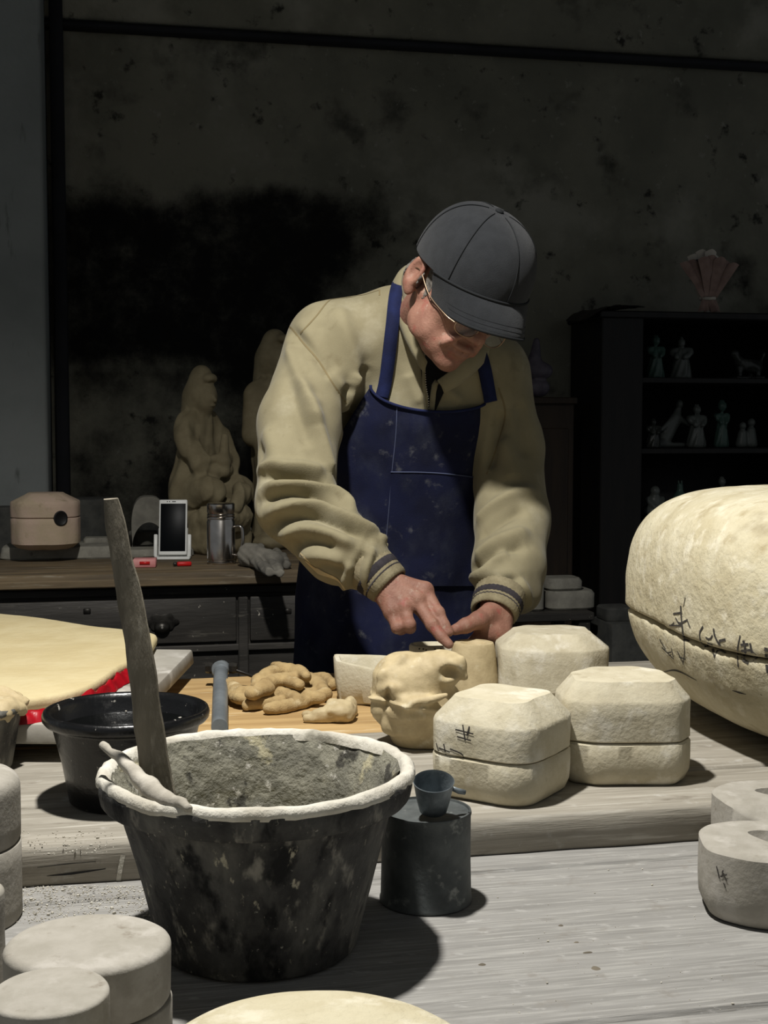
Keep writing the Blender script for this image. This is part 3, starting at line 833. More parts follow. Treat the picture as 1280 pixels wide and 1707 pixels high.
mesh('stirring_paddle', V, Fc, 'stick', label='flat weathered wooden paddle standing in the plaster bucket', cat='paddle', sharp=35)
# thin pale stick across the rim
a = P(170, 1241, 1.165); b_ = P(262, 1324, 1.095); c_ = P(318, 1347, 1.062)
V, Fc = tube(smooth_path([a, (a + b_) / 2 + np.array([0, 0, .001]), b_, c_], 40), [.0032, .0052, .0068, .0088, .0075, .003], 12)
V += fbm(V, 70, 5)[:, None] * 0.0025
mesh('thin_stick', V, Fc, 'stick_pale', label='thin plaster-coated stick lying across the bucket rim', cat='stick')

# ================================================================== can and ladle cup
cc = np.array([0.0440, 1.318, ZL])
t = thing('tin_can', cc, 'squat grey tin can standing right of the plaster bucket', 'can')
V, Fc = lathe([(0.0, 0.0), (0.0465, 0.0), (0.0482, 0.0015), (0.0482, 0.004), (0.0472, 0.006), (0.0466, 0.05), (0.0462, 0.091), (0.0470, 0.0935), (0.0466, 0.0965)], cc, 80, wob=0.0007, wsc=20, seed=2)
mesh('can_body', V, Fc, 'tin', t, sharp=40)
V, Fc = lathe([(0.0466, 0.0965), (0.0448, 0.0968), (0.0440, 0.0945), (0.030, 0.0948), (0.0, 0.0948)], cc, 80)
mesh('can_lid', V, Fc, 'tin', t, sharp=40)
kc = P(722, 1352, 1.300); kc = np.array([kc[0], kc[1], ZL + 0.0995])
t = thing('zinc_cup', kc, 'little grey zinc cup with a stub handle on top of the tin can', 'cup')
tl = np.array(Matrix.Rotation(math.radians(17), 3, 'X'))
V, Fc = lathe([(0.0, 0.001), (0.0125, 0.001), (0.0142, 0.002), (0.0175, 0.016), (0.0205, 0.034), (0.0212, 0.036), (0.0206, 0.0366), (0.0196, 0.034), (0.0166, 0.016), (0.0135, 0.004), (0.0, 0.003)], kc, 56, R=tl)
mesh('cup_bowl', V, Fc, 'zinc', t, sharp=50)
V, Fc = tube([kc + np.array([.019, .0, .024]), kc + np.array([.026, .004, .020]), kc + np.array([.033, .006, .018])], [.0024, .0030, .0026], 10)
mesh('cup_handle', V, Fc, 'zinc', t)

# ================================================================== black basin of water
bs = P(211, 1180, 1.530); bs = np.array([bs[0], bs[1], ZU])
t = thing('black_basin', bs, 'glossy black basin holding dark water beside the clay slab', 'basin')
V, Fc = lathe([(r * .985, z * 1.07) for r, z in [(0.0, 0.0), (0.066, 0.0), (0.070, 0.003), (0.078, 0.045), (0.0885, 0.086), (0.0895, 0.089), (0.0970, 0.0905), (0.1000, 0.094), (0.1005, 0.099), (0.0985, 0.1035), (0.0950, 0.1045), (0.0910, 0.1025), (0.0885, 0.097), (0.078, 0.05), (0.0, 0.045)]], bs, 112, wob=0.0012, wsc=18, seed=9)
mesh('basin_wall', V, Fc, 'basin', t)
V, Fc = lathe([(0.0838, 0.088), (0.05, 0.088), (0.0, 0.088)], bs, 64)
mesh('water', V, Fc, 'water', t)
for px, py in ((210, 1186), (282, 1176), (205, 1184), (214, 1183), (300, 1196), (140, 1172)):
    q = G(px, py, ZU + .0892)
    s = random.uniform(.003, .005)
    V, Fc = box(q, (s, s * .7, .0014), random.uniform(0, 3), .0004, jit=s * .15)
    mesh('plaster_fleck', V, Fc, 'plaster_grey', t)

# ================================================================== clay board on battens
zb0 = ZU + 0.026; zb1 = ZU + 0.052
bp = np.array([G(195, 1209, zb1)[:2], G(323, 1081, zb1)[:2]])
dirr = (bp[1] - bp[0]) / np.linalg.norm(bp[1] - bp[0]); lf = np.array([-dirr[1], dirr[0]])
Lb = np.linalg.norm(bp[1] - bp[0]); Wb = 0.62
ctr = (bp[0] + bp[1]) / 2 + lf * Wb / 2
ang = math.atan2(dirr[1], dirr[0]) - math.pi / 2
V, Fc = box((ctr[0], ctr[1], (zb0 + zb1) / 2), (Wb, Lb, zb1 - zb0), ang, .004, 2, jit=.003)
mesh('slab_board', V, Fc, 'wood_board', label='grey wooden board raised on battens under the clay slab', cat='board', sharp=30)
for k, f in enumerate((-.32, .32)):
    q = ctr + dirr * Lb * f + lf * 0.03
    V, Fc = box((q[0], q[1], (ZU + zb0) / 2 + .0003), (Wb * .78, .04, zb0 - ZU - .001), ang, .002)
    mesh('batten', V, Fc, 'wood_edge', label=('dark batten under the near end of the slab board' if k == 0 else 'dark batten under the far end of the slab board'), cat='batten')
# the slab
zs = zb1 + 0.022
out = [G(x, y, zs)[:2] for x, y in ((-120, 1014), (-40, 1018), (0, 1022), (60, 1028), (140, 1040), (215, 1049), (250, 1053), (264, 1058), (260, 1064), (252, 1080), (222, 1101), (200, 1109), (178, 1127), (150, 1143), (110, 1155), (60, 1163), (0, 1168), (-60, 1170), (-130, 1168))]
out = resample(chaikin(out, 2), 160)
cen = out.mean(0)
rings = []
for z, i in ((zb1 + .0030, .006), (zb1 + .007, .001), (zs - .006, 0), (zs - .001, .003), (zs, .007)):
    q = cen + (out - cen) * (1 - i / np.linalg.norm(out - cen, axis=1)[:, None])
    rings.append(np.stack([q[:, 0], q[:, 1], np.full(len(q), z)], 1))
for s in (.7, .45, .2):
    q = cen + (out - cen) * s
    rings.append(np.stack([q[:, 0], q[:, 1], np.full(len(q), zs)], 1))
V, Fc = stack(rings); V[:, 2] += fbm(V * np.array([1, 1, 0]), 12, 3) * .0016
mesh('clay_slab', V, Fc, 'clay_slab', label='large flat rolled slab of cream clay lying on the board', cat='clay')
# crumpled red sheet under its edge
edge = [(228, 1098), (214, 1106), (198, 1112), (182, 1126), (160, 1142), (128, 1156), (95, 1165), (60, 1172), (30, 1176), (-20, 1178)]
es = smooth_path([np.append(G(x, y, zs)[:2], 0) for x, y in edge], 80)
wd = np.interp(np.linspace(0, 1, 80), [0, .12, .3, .5, .8, 1], [.012, .050, .055, .040, .034, .030])
nrm2 = np.array([0.35, -1.0, 0]); nrm2 /= np.linalg.norm(nrm2)
cols = 14
Vr = []
for k in range(80):
    for j in range(cols):
        f = j / (cols - 1)
        q = es[k] + nrm2 * (wd[k] * (f - 0.22))
        Vr.append([q[0], q[1], zb1 + .0010 + .013 * math.sin(max(0, (f - .22) / .78) ** .6 * math.pi)])
Vr = np.array(Vr)
cr = np.abs(fbm(Vr * np.array([1, 1, 0]), 38, 6, 2)) * .016 * np.tile(np.sin(np.clip((np.linspace(0.0, 1, cols) - .22) / .78, 0, 1) ** .6 * math.pi), 80)
Vr[:, 2] += cr
Vr[:, 0] += fbm(Vr, 50, 9) * .004; 
tk = Vr.copy(); tk[:, 2] += .0006
i = np.arange(80 * cols).reshape(80, cols)
Qr = np.stack([i[:-1, :-1], i[1:, :-1], i[1:, 1:], i[:-1, 1:]], -1).reshape(-1, 4)
mesh('plastic_sheet', Vr, Qr, 'red_plastic', label='crumpled red plastic sheet peeping out under the clay slab', cat='plastic sheet', sharp=35)

# pot of rough clay at the left edge
pc = P(-62, 1190, 1.66); pc = np.array([pc[0], pc[1], ZU])
t = thing('clay_pot', pc, 'dark pot heaped with rough clay scraps at the left edge', 'pot')
V, Fc = lathe([(0.0, 0.0), (0.058, 0.0), (0.061, 0.004), (0.074, 0.075), (0.0785, 0.080), (0.0785, 0.086), (0.074, 0.088), (0.0, 0.084)], pc, 72, wob=.001)
mesh('pot_wall', V, Fc, 'rubber', t)
def heap_f(p):
    d = el(p, pc + np.array([0, 0, .084]), (.080, .080, .022))
    return d + fbm(p, 60, 5, 3) * .009
V, Q = snet(heap_f, pc + np.array([-.1, -.1, .05]), pc + np.array([.1, .1, .125]), .0035)
mesh('clay_heap', V, Q, 'clay', t)

# ================================================================== pipe, gloves and scraps on the yellow plank
t_a = G(368, 1118, ZU + .045); t_b = G(366, 1215, ZU + .014)
t = thing('pipe_tool', (t_b[0], t_b[1], ZU), 'grey metal pipe with a clamp head lying left of the gloves', 'pipe')
q0 = P(368, 1106, 2.20); q1 = P(366, 1222, 1.845)
q0 = np.array([q0[0], q0[1], ZU + .030])
q1 = np.array([q1[0], q1[1], ZU + .0128])
V, Fc = tube(smooth_path([q1, q0], 24), .0122, 20); mesh('pipe', V, Fc, 'pipe', t, sharp=50)
V, Fc = lathe([(.0, -.016), (.0135, -.016), (.0150, -.013), (.0150, .013), (.0135, .016), (0, .016)], q0 + np.array([0, 0, 0]), 20, R=np.array(Matrix.Rotation(math.radians(82), 3, 'X')))
mesh('clamp_head', V, Fc, 'pipe', t, sharp=40)
for dx in (-.019, .021):
    V, Fc = lathe([(0, -.007), (.009, -.007), (.010, 0), (.008, .007), (0, .007)], q0 + np.array([dx, 0, .002]), 6, R=np.array(Matrix.Rotation(math.pi / 2, 3, 'Y')))
    mesh('clamp_nut', V, Fc, 'brass_old', t, flat=True)
V, Fc = tube(smooth_path([q0 + np.array([.02, 0, 0]), q0 + np.array([.05, -.01, -.008]), q0 + np.array([.075, -.03, -.014])], 14), .0032, 8)
mesh('clamp_rod', V, Fc, 'brass_old', t)

def gz(x, y, h): return G(x, y, ZU + h)
def flat(p, k, z0): 
    q = p.copy(); q[:, 2] = z0 + (q[:, 2] - z0) * k
    return q
def crease(p, fr, sd):
    w = fbm(p, 26, sd, 2)
    n_ = np.abs(np.sin(p[:, 0] * fr + p[:, 1] * fr * .45 + w * 7))
    return (.5 - n_) * .0022 + fbm(p, 60, sd + 3, 2) * .0010 + np.abs(fbm(p, 24, sd + 5, 1)) * -.004 + .0005 * np.sin(p[:, 0] * 1700)
zg = lambda x, y: (300 + x / 2.56, 1020 + y / 2.56)
def rolls(p, rows, k):
    d = None
    wp = p + np.stack([fbm(p, 30, k, 2), fbm(p, 30, k + 7, 2), fbm(p, 30, k + 9, 2)], 1) * .0035
    for i, (r, h, pts) in enumerate(rows):
        ps = smooth_path([gz(*zg(*q), h) for q in pts], 7)
        e = chain(wp, list(ps), [r * .88, r, r * 1.06, r * 1.06, r * 1.04, r, r * .9], .003)
        ax_ = (ps[-1] - ps[0]) / np.linalg.norm(ps[-1] - ps[0])
        e = e + .00015 * np.sin(((wp - ps[0]) @ ax_) * 520 + i * 2.1 + fbm(p, 40, k + i, 1) * 2.5)
        d = e if d is None else smin(d, e, .0038)
    return d - np.abs(fbm(p, 30, k + 4, 1)) * .0022
LOW = [(.0090, .009, [(282, 402), (340, 392), (400, 382), (480, 376)]), (.0105, .010, [(380, 412), (440, 405), (520, 386), (596, 358)]), (.0100, .018, [(338, 352), (400, 342), (450, 350), (505, 368)]),
       (.0100, .017, [(440, 305), (490, 330), (540, 358), (604, 362)]), (.0115, .013, [(540, 285), (580, 310), (622, 352)]), (.0150, .006, [(320, 372), (450, 372), (585, 350)]), (.0100, .010, [(560, 292), (610, 286), (646, 312)]), (.0130, .010, [(470, 330), (530, 320), (600, 320)])]
UPP = [(.0105, .022, [(200, 312), (230, 328), (262, 345), (320, 342)]), (.0080, .017, [(215, 345), (250, 368), (305, 374)]), (.0120, .034, [(330, 292), (400, 262), (470, 254), (532, 276)]),
       (.0095, .034, [(330, 322), (390, 302), (450, 292), (510, 312)]), (.0070, .040, [(400, 226), (440, 236), (500, 245), (538, 272)]), (.0130, .026, [(330, 318), (420, 300), (510, 290)]), (.0090, .030, [(300, 350), (340, 335), (380, 325)])]
def glove_a(p): return smax(rolls(p, LOW, 3), ZU + .0006 - p[:, 2], .003)
def glove_b(p): return smax(rolls(p, UPP, 8), ZU + .0008 - p[:, 2], .003)
c0 = gz(460, 1155, .03)
lo, hi = c0 - np.array([.12, .24, .036]), c0 + np.array([.12, .26, .06])
V, Q = snet(glove_a, lo, hi, .0024); mesh('work_glove', V, Q, 'glove', label='lower tan cotton work glove lying flat on the yellow plank', cat='glove', group='tan work gloves')
V, Q = snet(glove_b, lo, hi, .0024); mesh('work_glove', V, Q, 'glove', label='upper tan cotton work glove thrown crumpled on the other', cat='glove', group='tan work gloves')
def scrap_f(p):
    d = el(p, gz(566, 1186, .014), (.024, .030, .020))
    d = smin(d, el(p, gz(582, 1180, .012), (.012, .02, .018)), .008)
    d = smin(d, rc(p, gz(510, 1198, .006), gz(545, 1194, .010), .008, .012), .008)
    d = smin(d, rc(p, gz(520, 1192, .006), gz(508, 1190, .004), .006, .004), .006)
    return smax(d + fbm(p, 60, 4, 3) * .006, ZU + .0005 - p[:, 2], .002)
c0 = gz(550, 1190, .01)
V, Q = snet(scrap_f, c0 - np.array([.07, .09, .02]), c0 + np.array([.07, .09, .04]), .0025)
mesh('clay_scrap', V, Q, 'clay', label='small torn scrap of clay in front of the tan gloves', cat='clay')

# ================================================================== foreground moulds
def round_mold(px, py, depth, r, h, label, mat='plaster_grey', rx=1.0, ry=1.0, seam=None, z0=ZL, edge=.008, name='round_mold', grp='plain molds in the foreground', rz=0.0, dome=.002, seed=0):
    c = P(px, py, depth); c = np.array([c[0], c[1], z0])
    t = thing(name, c, label, 'mold', grp)
    def lay(z0_, z1_, top, nm, sd):
        pf = [(0.0, z0_), (r * .97, z0_), (r, z0_ + .003)]
        m_ = max(2, int((z1_ - z0_) / .012))
        for s in np.linspace(0, 1, m_)[1:-1]: pf.append((r, z0_ + .003 + (z1_ - z0_ - .003) * s * .9))
        if top:
            for a in np.linspace(0, 1, 6): pf.append((r - edge * (1 - math.cos(a * math.pi / 2)), z1_ - edge * .75 + edge * .75 * math.sin(a * math.pi / 2)))
            for s in (.8, .55, .3, 0): pf.append(((r - edge) * s, z1_ + dome * (1 - s * s)))
        else: pf += [(r, z1_ - .001), (r * .985, z1_), (0, z1_)]
        V, Fc = lathe(pf, (0, 0, 0), 96, rx, ry, .0012, 24, sd)
        V = rotz(V, rz) + c
        return mesh(nm, V, Fc, mat, t, sharp=55)
    if seam:
        lay(0, seam - .0006, False, 'lower_half', seed); lay(seam + .0006, h, True, 'upper_half', seed + 2)
    else:
        lay(0, h, True, 'mold_body', seed)
    return t
round_mold(146, 1578, 0.985, .0645, .0925, 'pale oval plaster mold in front of the plaster bucket at lower left', seam=.045, ry=.92, seed=3)
round_mold(82, 1672, .882, .0415, .0985, 'smooth pale round plaster mold in the bottom left corner', 'plaster_grey', seed=5, edge=.004)
round_mold(-66, 1395, 1.265, .0580, .150, 'tall pale split mold cut by the left edge, left of the bucket', 'plaster_grey', seam=.078, rx=1.0, ry=1.1, edge=.022, seed=8)
round_mold(-44, 1600, 1.12, .0275, .085, 'narrow plain mold barely showing at the left edge below the tall one', 'plaster_grey', seed=9)
c = P(200, 1533, 1.085)
V, Fc = block(fillet([(-.022, -.012), (.022, -.012), (.022, .012), (-.022, .012)], .45), [(ZL, .002), (ZL + .004, 0), (ZL + .064, 0), (ZL + .067, .003)], c[:2], 0.0, seed=3)
mesh('mold_plug', V, Fc, 'plaster_dim', label='small grey plaster plug standing between the oval mold and the bucket', cat='mold', sharp=40)
# broad dome at the bottom edge
dc = P(522, 1785, .790); dc = np.array([dc[0], dc[1], ZL])
t = thing('dome_mold', dc, 'broad shallow domed plaster mold at the bottom edge of the picture', 'mold')
pf = [(0.0, 0.0), (.086, 0.0), (.098, .006), (.105, .025), (.1055, .052), (.103, .060)]
V, Fc = lathe([(r * 1.10, z) for r, z in pf + [(.101, .0605), (0, .061)]], dc, 112, wob=.0016, wsc=18, seed=3); mesh('lower_half', V, Fc, 'old_plaster', t)
pf = [(0.0, .0618), (.1005, .062), (.1035, .064), (.1035, .078), (.100, .088), (.092, .0945), (.08, .0985), (.06, .1005), (.04, .102), (.02, .1028), (0, .103)]
V, Fc = lathe([(r * 1.10, z) for r, z in pf], dc, 112, wob=.0016, wsc=18, seed=4); mesh('upper_half', V, Fc, 'old_plaster', t)

# two hollow half moulds at the right edge
def hollow_half(c, label, h, rz, seed, notch):
    t = thing('hollow_mold', (c[0], c[1], ZL), label, 'mold', 'hollow mold halves at the right edge')
    pl = resample(fillet([(-.088, -.038), (-.045, -.068), (.050, -.070), (.088, -.038), (.090, .038), (.050, .066), (-.045, .066), (-.088, .036)], .35), 120)
    cav = resample(fillet([(-.046, .028), (-.006, -.034), (.050, -.034), (.056, .030)], .30), 120)
    ca = lambda pp: np.argsort(0)  # keep order
    # start both loops at the same bearing
    def align(pp):
        an = np.arctan2(pp[:, 1], pp[:, 0]); k = int(np.argmin(np.abs(an + math.pi * .75)))
        return np.roll(pp, -k, 0)
    pl = align(pl); cav = align(cav)
    rings = []
    for z, i in ((0, .012), (.003, .007), (.014, .001), (.03, 0), (h * .7, 0), (h - .003, .0005), (h, .004)):
        rr = np.linalg.norm(pl, axis=1)[:, None]; q = pl * (1 - i / rr)
        rings.append(np.stack([q[:, 0], q[:, 1], np.full(len(q), z)], 1))
    for s in (.35, .7):
        q = rings[6][:, :2] * (1 - s) + cav * s
        rings.append(np.stack([q[:, 0], q[:, 1], np.full(len(q), h)], 1))
    for z, s in ((h, 1.0), (h - .004, .96), (h - .018, .80), (h - .024, .5), (h - .026, .15)):
        q = cav.mean(0) + (cav - cav.mean(0)) * s
        rings.append(np.stack([q[:, 0], q[:, 1], np.full(len(q), z)], 1))
    V, Fc = stack(rings)
    V[:, 2] += fbm(V, 30, seed) * .0008
    if notch:
        m = (V[:, 1] < -.03) & (V[:, 2] > h - .004)
        V[m, 2] -= np.maximum(0, .010 + fbm(V[m], 30, 5) * .010) * np.clip((-.03 - V[m, 1]) / .02, 0, 1)
    V = rotz(V, rz) + np.array([c[0], c[1], ZL])
    o = mesh('mold_body', V, Fc, 'plaster_grey', t, sharp=45)
    return t, o
c = P(1312, 1480, 1.290)
hm, hmo = hollow_half(c, 'pale hollow mold half with a faint pencil mark, nearer at right edge', .073, math.radians(-6), 3, False)
t4 = lambda x, y: (780 + x / 2.56, 1300 + y / 2.56)
ink_marks(hm, bvh(hmo), [[(1062, 368), (1074, 420)], [(1085, 390), (1106, 432)], [(1092, 440), (1100, 460)], [(1078, 412), (1106, 404)], [(1090, 385), (1084, 415)]], .0013, t4)
c = P(1320, 1430, 1.435)
hollow_half(c, 'pale hollow mold half with a broken rim, standing behind the other at right edge', .078, math.radians(8), 7, True)

# crumbs and knots on the bench
parts = []
for k in range(1500):
    if k < 1250:
        q = G(random.uniform(5, 330), 1478 + 62 * random.random() ** 1.3, ZL)
    elif k < 1400:
        q = G(random.uniform(10, 190), random.uniform(1385, 1425), ZU)
    else:
        q = G(random.uniform(790, 1270), random.uniform(1440, 1700), ZL)
    s = random.uniform(.0005, .0011) * (2.0 if random.random() < .07 else 1.0) * (1.0 if k < 1400 else .7)
    V, Fc = box(q + np.array([0, 0, s * .5]), (s * random.uniform(1, 2), s, s), random.uniform(0, 3), 0, jit=s * .2)
    parts.append((V, Fc))
V, Fc = join(parts)
mesh('clay_crumbs', V, Fc, 'crust', label='dry plaster and clay crumbs scattered over the bench', cat='crumbs', kind='stuff', flat=True)
for px, py, w, h_ in ((993, 1614, .008, .006), (935, 1543, .005, .003), (804, 1608, .007, .0035), (980, 1588, .010, .0025), (961, 1571, .005, .002)):
    q = G(px, py, ZL)
    V, Fc = lathe([(1, 0), (.7, .0006), (0, .0008)], (0, 0, 0), 14, cap0=False)
    V = V * np.array([w / 2, h_ / 2 * 1.6, 1]); V = V * (1 + fbm(V, 300, 2)[:, None] * np.array([.3, .3, 0]))
    mesh('knot', rotz(V, A) + q, Fc, 'wood_edge', tb)
# ================================================================== the dark desk behind the bench
VD = 3.24
ud = lambda px, py=1040: uv_of(W(px, py, VD))[0]
zd = lambda py, px=230: W(px, py, VD)[2]
UD0, UD1 = -1.00, 0.78
t = thing('drawer_desk', RW((UD0 + UD1) / 2, VD + .34, 0), 'black-stained old wooden desk with drawers behind the man', 'desk')
V, Fc = box(RW((UD0 + UD1) / 2, VD + .33, ZD - .016), (UD1 - UD0, .70, .032), A, .004, 2); mesh('desk_top', V, Fc, 'desk_top', t, sharp=30)
V, Fc = box(RW((UD0 + UD1) / 2, VD + .345, ZD - .0225 - .22), (UD1 - UD0 - .06, .63, .375), A, .003); mesh('desk_body', V, Fc, 'desk', t, sharp=30)
V, Fc = box(RW((UD0 + UD1) / 2, VD - .018, ZD - .024), (UD1 - UD0, .012, .020), A, .003); mesh('edge_strip', V, Fc, 'desk_top', t, sharp=30)
zt_, zb_ = zd(1001), zd(1076)
d1a, d1b = ud(-115), ud(395)
d2a, d2b = ud(418), ud(418) + .40
for k, (a, b) in enumerate(((d1a, d1b), (d2a, d2b))):
    V, Fc = box(RW((a + b) / 2, VD + .024, (zt_ + zb_) / 2), (b - a, .022, zt_ - zb_), A, .004, 2)
    d = mesh('drawer', V, Fc, 'desk', t, sharp=30)
    for px in ((-8, 270) if k == 0 else (560,)):
        c = W(px, 1042, VD + .010)
        # scalloped back plate
        ang = np.linspace(0, 2 * math.pi, 48, endpoint=False)
        rr = .034 * (1 + .10 * np.cos(6 * ang)); 
        ring = lambda s, dep: c + (np.cos(ang) * rr * s * 1.15)[:, None] * UX + (np.sin(ang) * rr * s * .62 + .008)[:, None] * np.array([0, 0, 1.0]) - VX * dep
        V, Fc = stack([ring(1, 0), ring(1, .003), ring(.8, .004)])
        h = mesh('handle', V, Fc, 'brass_old', d, sharp=30)
        # cupped pull
        rings = []
        for s in np.linspace(0, 1, 8):
            a_ = s * math.pi / 2
            an = np.linspace(0, 2 * math.pi, 20, endpoint=False)
            rings.append(c + (np.cos(an) * .020 * math.cos(a_))[:, None] * UX + (np.sin(an) * .017 * math.cos(a_) - .004)[:, None] * np.array([0, 0, 1.0]) - VX * (.004 + .018 * math.sin(a_)))
        V, Fc = stack(rings); mesh('handle_cup', V, Fc, 'brass_old', h if False else d)
    lk = W(145 if k == 0 else 480, 1019, VD + .012)
    V, Fc = box(lk, (.018, .004, .014), A, .002); mesh('lock_plate', V, Fc, 'brass_old', d)
# rails, muntins, lower panel and legs
for z, hgt in ((zd(988), .020), (zd(1087), .018)):
    V, Fc = box(RW((UD0 + UD1) / 2, VD + .022, z), (UD1 - UD0 - .05, .016, hgt), A, .003); mesh('rail', V, Fc, 'desk', t, sharp=30)
for u in (UD0 + .05, (d1b + d2a) / 2, UD1 - .05):
    V, Fc = box(RW(u, VD + .026, .43), (.026, .03, .86), A, .003); mesh('stile', V, Fc, 'desk', t, sharp=30)
for u in (UD0 + .05, UD1 - .05):
    V, Fc = box(RW(u, VD + .62, .27), (.04, .04, .54), A, .003); mesh('leg', V, Fc, 'desk', t, sharp=30)

def D(px, py, h=0.0): return G(px, py, ZD + h)      # on the desk

# thick grey plate and the pinkish split mould with a hole
c = D(90, 933)
V, Fc = block(fillet([(-.165, -.06), (.15, -.06), (.17, .05), (.14, .14), (-.15, .14), (-.17, .06)], .25), [(ZD, .006), (ZD + .004, .001), (ZD + .030, .006), (ZD + .034, .012)], c[:2] + np.array([.01, .06]), .18, seed=4)
mesh('plaster_plate', V, Fc, 'plaster_dim', label='thick grey plaster plate on the desk under the pinkish mold', cat='plate', sharp=40)
zp = ZD + .0345
c = P(76, 880, 3.455)
hexp = [(-.088, -.040), (-.050, -.085), (.045, -.085), (.090, -.040), (.090, .040), (.045, .085), (-.050, .085), (-.088, .040)]
pm, pmu = split_mold('split_mold', hexp, c, zp, .085, .128, .150, .045, .12, 'plaster_pink', 'pinkish round split mold with a dark hole in its seam on the desk', None, .3, 21, lowin=.03)
h = hit(bvh(pmu), 101, 856, 0.0)
if h is not None:
    dcen = np.array([h[0][0], h[0][1], zp + .0855])
    n = np.array([h[1][0], h[1][1], 0]); n /= np.linalg.norm(n)
    tx = np.array([-n[1], n[0], 0])
    an = np.linspace(0, 2 * math.pi, 28, endpoint=False)
    rg = lambda r, dd: dcen + (np.cos(an) * r)[:, None] * tx + (np.sin(an) * r * 1.1)[:, None] * np.array([0, 0, 1.0]) + n * dd
    V, Fc = stack([rg(.0185, -.004), rg(.0185, .0016), rg(.0160, .0022), rg(.0145, .001)], True, True)
    mesh('pour_hole', V, Fc, 'cable', pm, sharp=40)

def small_block(pxc, pyb, w, d_, h_, mat, label, name='small_mold', rz=A, z0=ZD, chf=.006, r=.25, extra=None, cat='mold', grp='small molds on the desk'):
    c = G(pxc, pyb, z0); c = c + VX * d_ / 2
    pl = fillet([(-w / 2, -d_ / 2), (w / 2, -d_ / 2), (w / 2, d_ / 2), (-w / 2, d_ / 2)], r)
    V, Fc = block(pl, [(z0, .004), (z0 + .004, 0), (z0 + h_ - chf, 0), (z0 + h_, chf)], c[:2], rz, 72, seed=int(pxc))
    return mesh(name, V, Fc, mat, label=label, cat=cat, group=grp, sharp=40)
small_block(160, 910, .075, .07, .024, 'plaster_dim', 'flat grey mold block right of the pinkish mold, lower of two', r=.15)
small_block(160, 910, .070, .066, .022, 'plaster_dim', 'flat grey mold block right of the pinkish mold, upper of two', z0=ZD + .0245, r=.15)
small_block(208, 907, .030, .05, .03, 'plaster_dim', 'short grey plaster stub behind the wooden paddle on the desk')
c = D(236, 909)
t = thing('shallow_dish', (c[0], c[1] + .03, ZD), 'small round grey plaster dish behind the phone on the desk', 'dish')
V, Fc = lathe([(0, 0), (.036, 0), (.040, .003), (.042, .028), (.044, .031), (.043, .040), (.039, .042), (.036, .036), (0, .034)], (c[0], c[1] + .03, ZD), 48, wob=.001); mesh('dish_body', V, Fc, 'plaster_dim', t)
V, Fc = block(fillet([(-.13, -.05), (.10, -.05), (.10, .05), (-.13, .05)], .2), [(ZD, .003), (ZD + .003, 0), (ZD + .018, .001), (ZD + .021, .004)], D(240, 928)[:2] + np.array([.03, .04]), A, seed=2)
mesh('plaster_bat', V, Fc, 'plaster_dim', label='low flat grey plaster bat lying behind the cigarette pack and phone', cat='plate', sharp=40)
# the arch-shaped mould and the pot before it
c = P(248, 840, 3.80)
sc = 3.80 / F
arch = []
for k in range(25):
    a = math.pi * k / 24
    arch.append((.062 * math.cos(a), .045 + .040 * math.sin(a)))
out_ = [(.078, 0), (.078, .062), (.045, .125), (-.040, .128), (-.076, .070), (-.078, 0)]
zt0 = ZD
ob = resample(np.array(out_ + [(0, 0)])[:6], 200) if False else None
rings = []
oa = []
for k in range(41):
    a = math.pi * k / 40
    oa.append((math.cos(a), math.sin(a)))
oa = np.array(oa)
def octr(d):
    x, y = d; k = (abs(x / .078) ** 3.2 + abs(y / .122) ** 2.4) ** (-1 / 2.7); return np.array([x * k, y * k])
outer = np.array([octr(d) for d in oa]); inner = np.array([(d[0] * .050, d[1] * .078) for d in oa])
c3 = np.array([c[0], c[1], ZD])
def ar(p2, dep): return c3 + p2[:, :1] * UX + np.stack([0 * p2[:, 0], 0 * p2[:, 0], p2[:, 1] + .0], 1) + VX * dep
V, Fc = stack([ar(outer, 0), ar(outer, .09), ar(inner, .09), ar(inner, 0), ar(outer, 0)], False, False, closed=False)
n_ = len(outer)
# legs' flat feet close the section
for e in (0, n_ - 1): Fc.append(tuple(k * n_ + e for k in range(4)))
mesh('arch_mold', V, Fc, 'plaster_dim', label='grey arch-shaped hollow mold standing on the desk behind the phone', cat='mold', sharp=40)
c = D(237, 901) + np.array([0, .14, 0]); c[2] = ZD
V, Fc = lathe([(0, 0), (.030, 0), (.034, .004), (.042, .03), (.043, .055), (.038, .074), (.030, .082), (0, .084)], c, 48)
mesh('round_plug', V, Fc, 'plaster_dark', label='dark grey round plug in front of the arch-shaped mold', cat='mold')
# dark drums at the wall
for k, (px, py, r, h_, lb) in enumerate(((142, 905, .085, .15, 'dark squat drum against the sooty wall behind the flat blocks'), (12, 905, .05, .13, 'dark small drum behind the pinkish mold at the left edge'))):
    c = P(px, 880, 3.80 if k == 0 else 3.72); c = np.array([c[0], c[1], ZD])
    V, Fc = lathe([(0, 0), (r, 0), (r * 1.01, .004), (r, .02), (r, h_ - .02), (r * 1.02, h_ - .012), (r * 1.02, h_ - .003), (r * .96, h_), (0, h_ - .004)], c, 56)
    mesh('dark_drum', V, Fc, 'plaster_dark', label=lb, cat='drum', sharp=40)

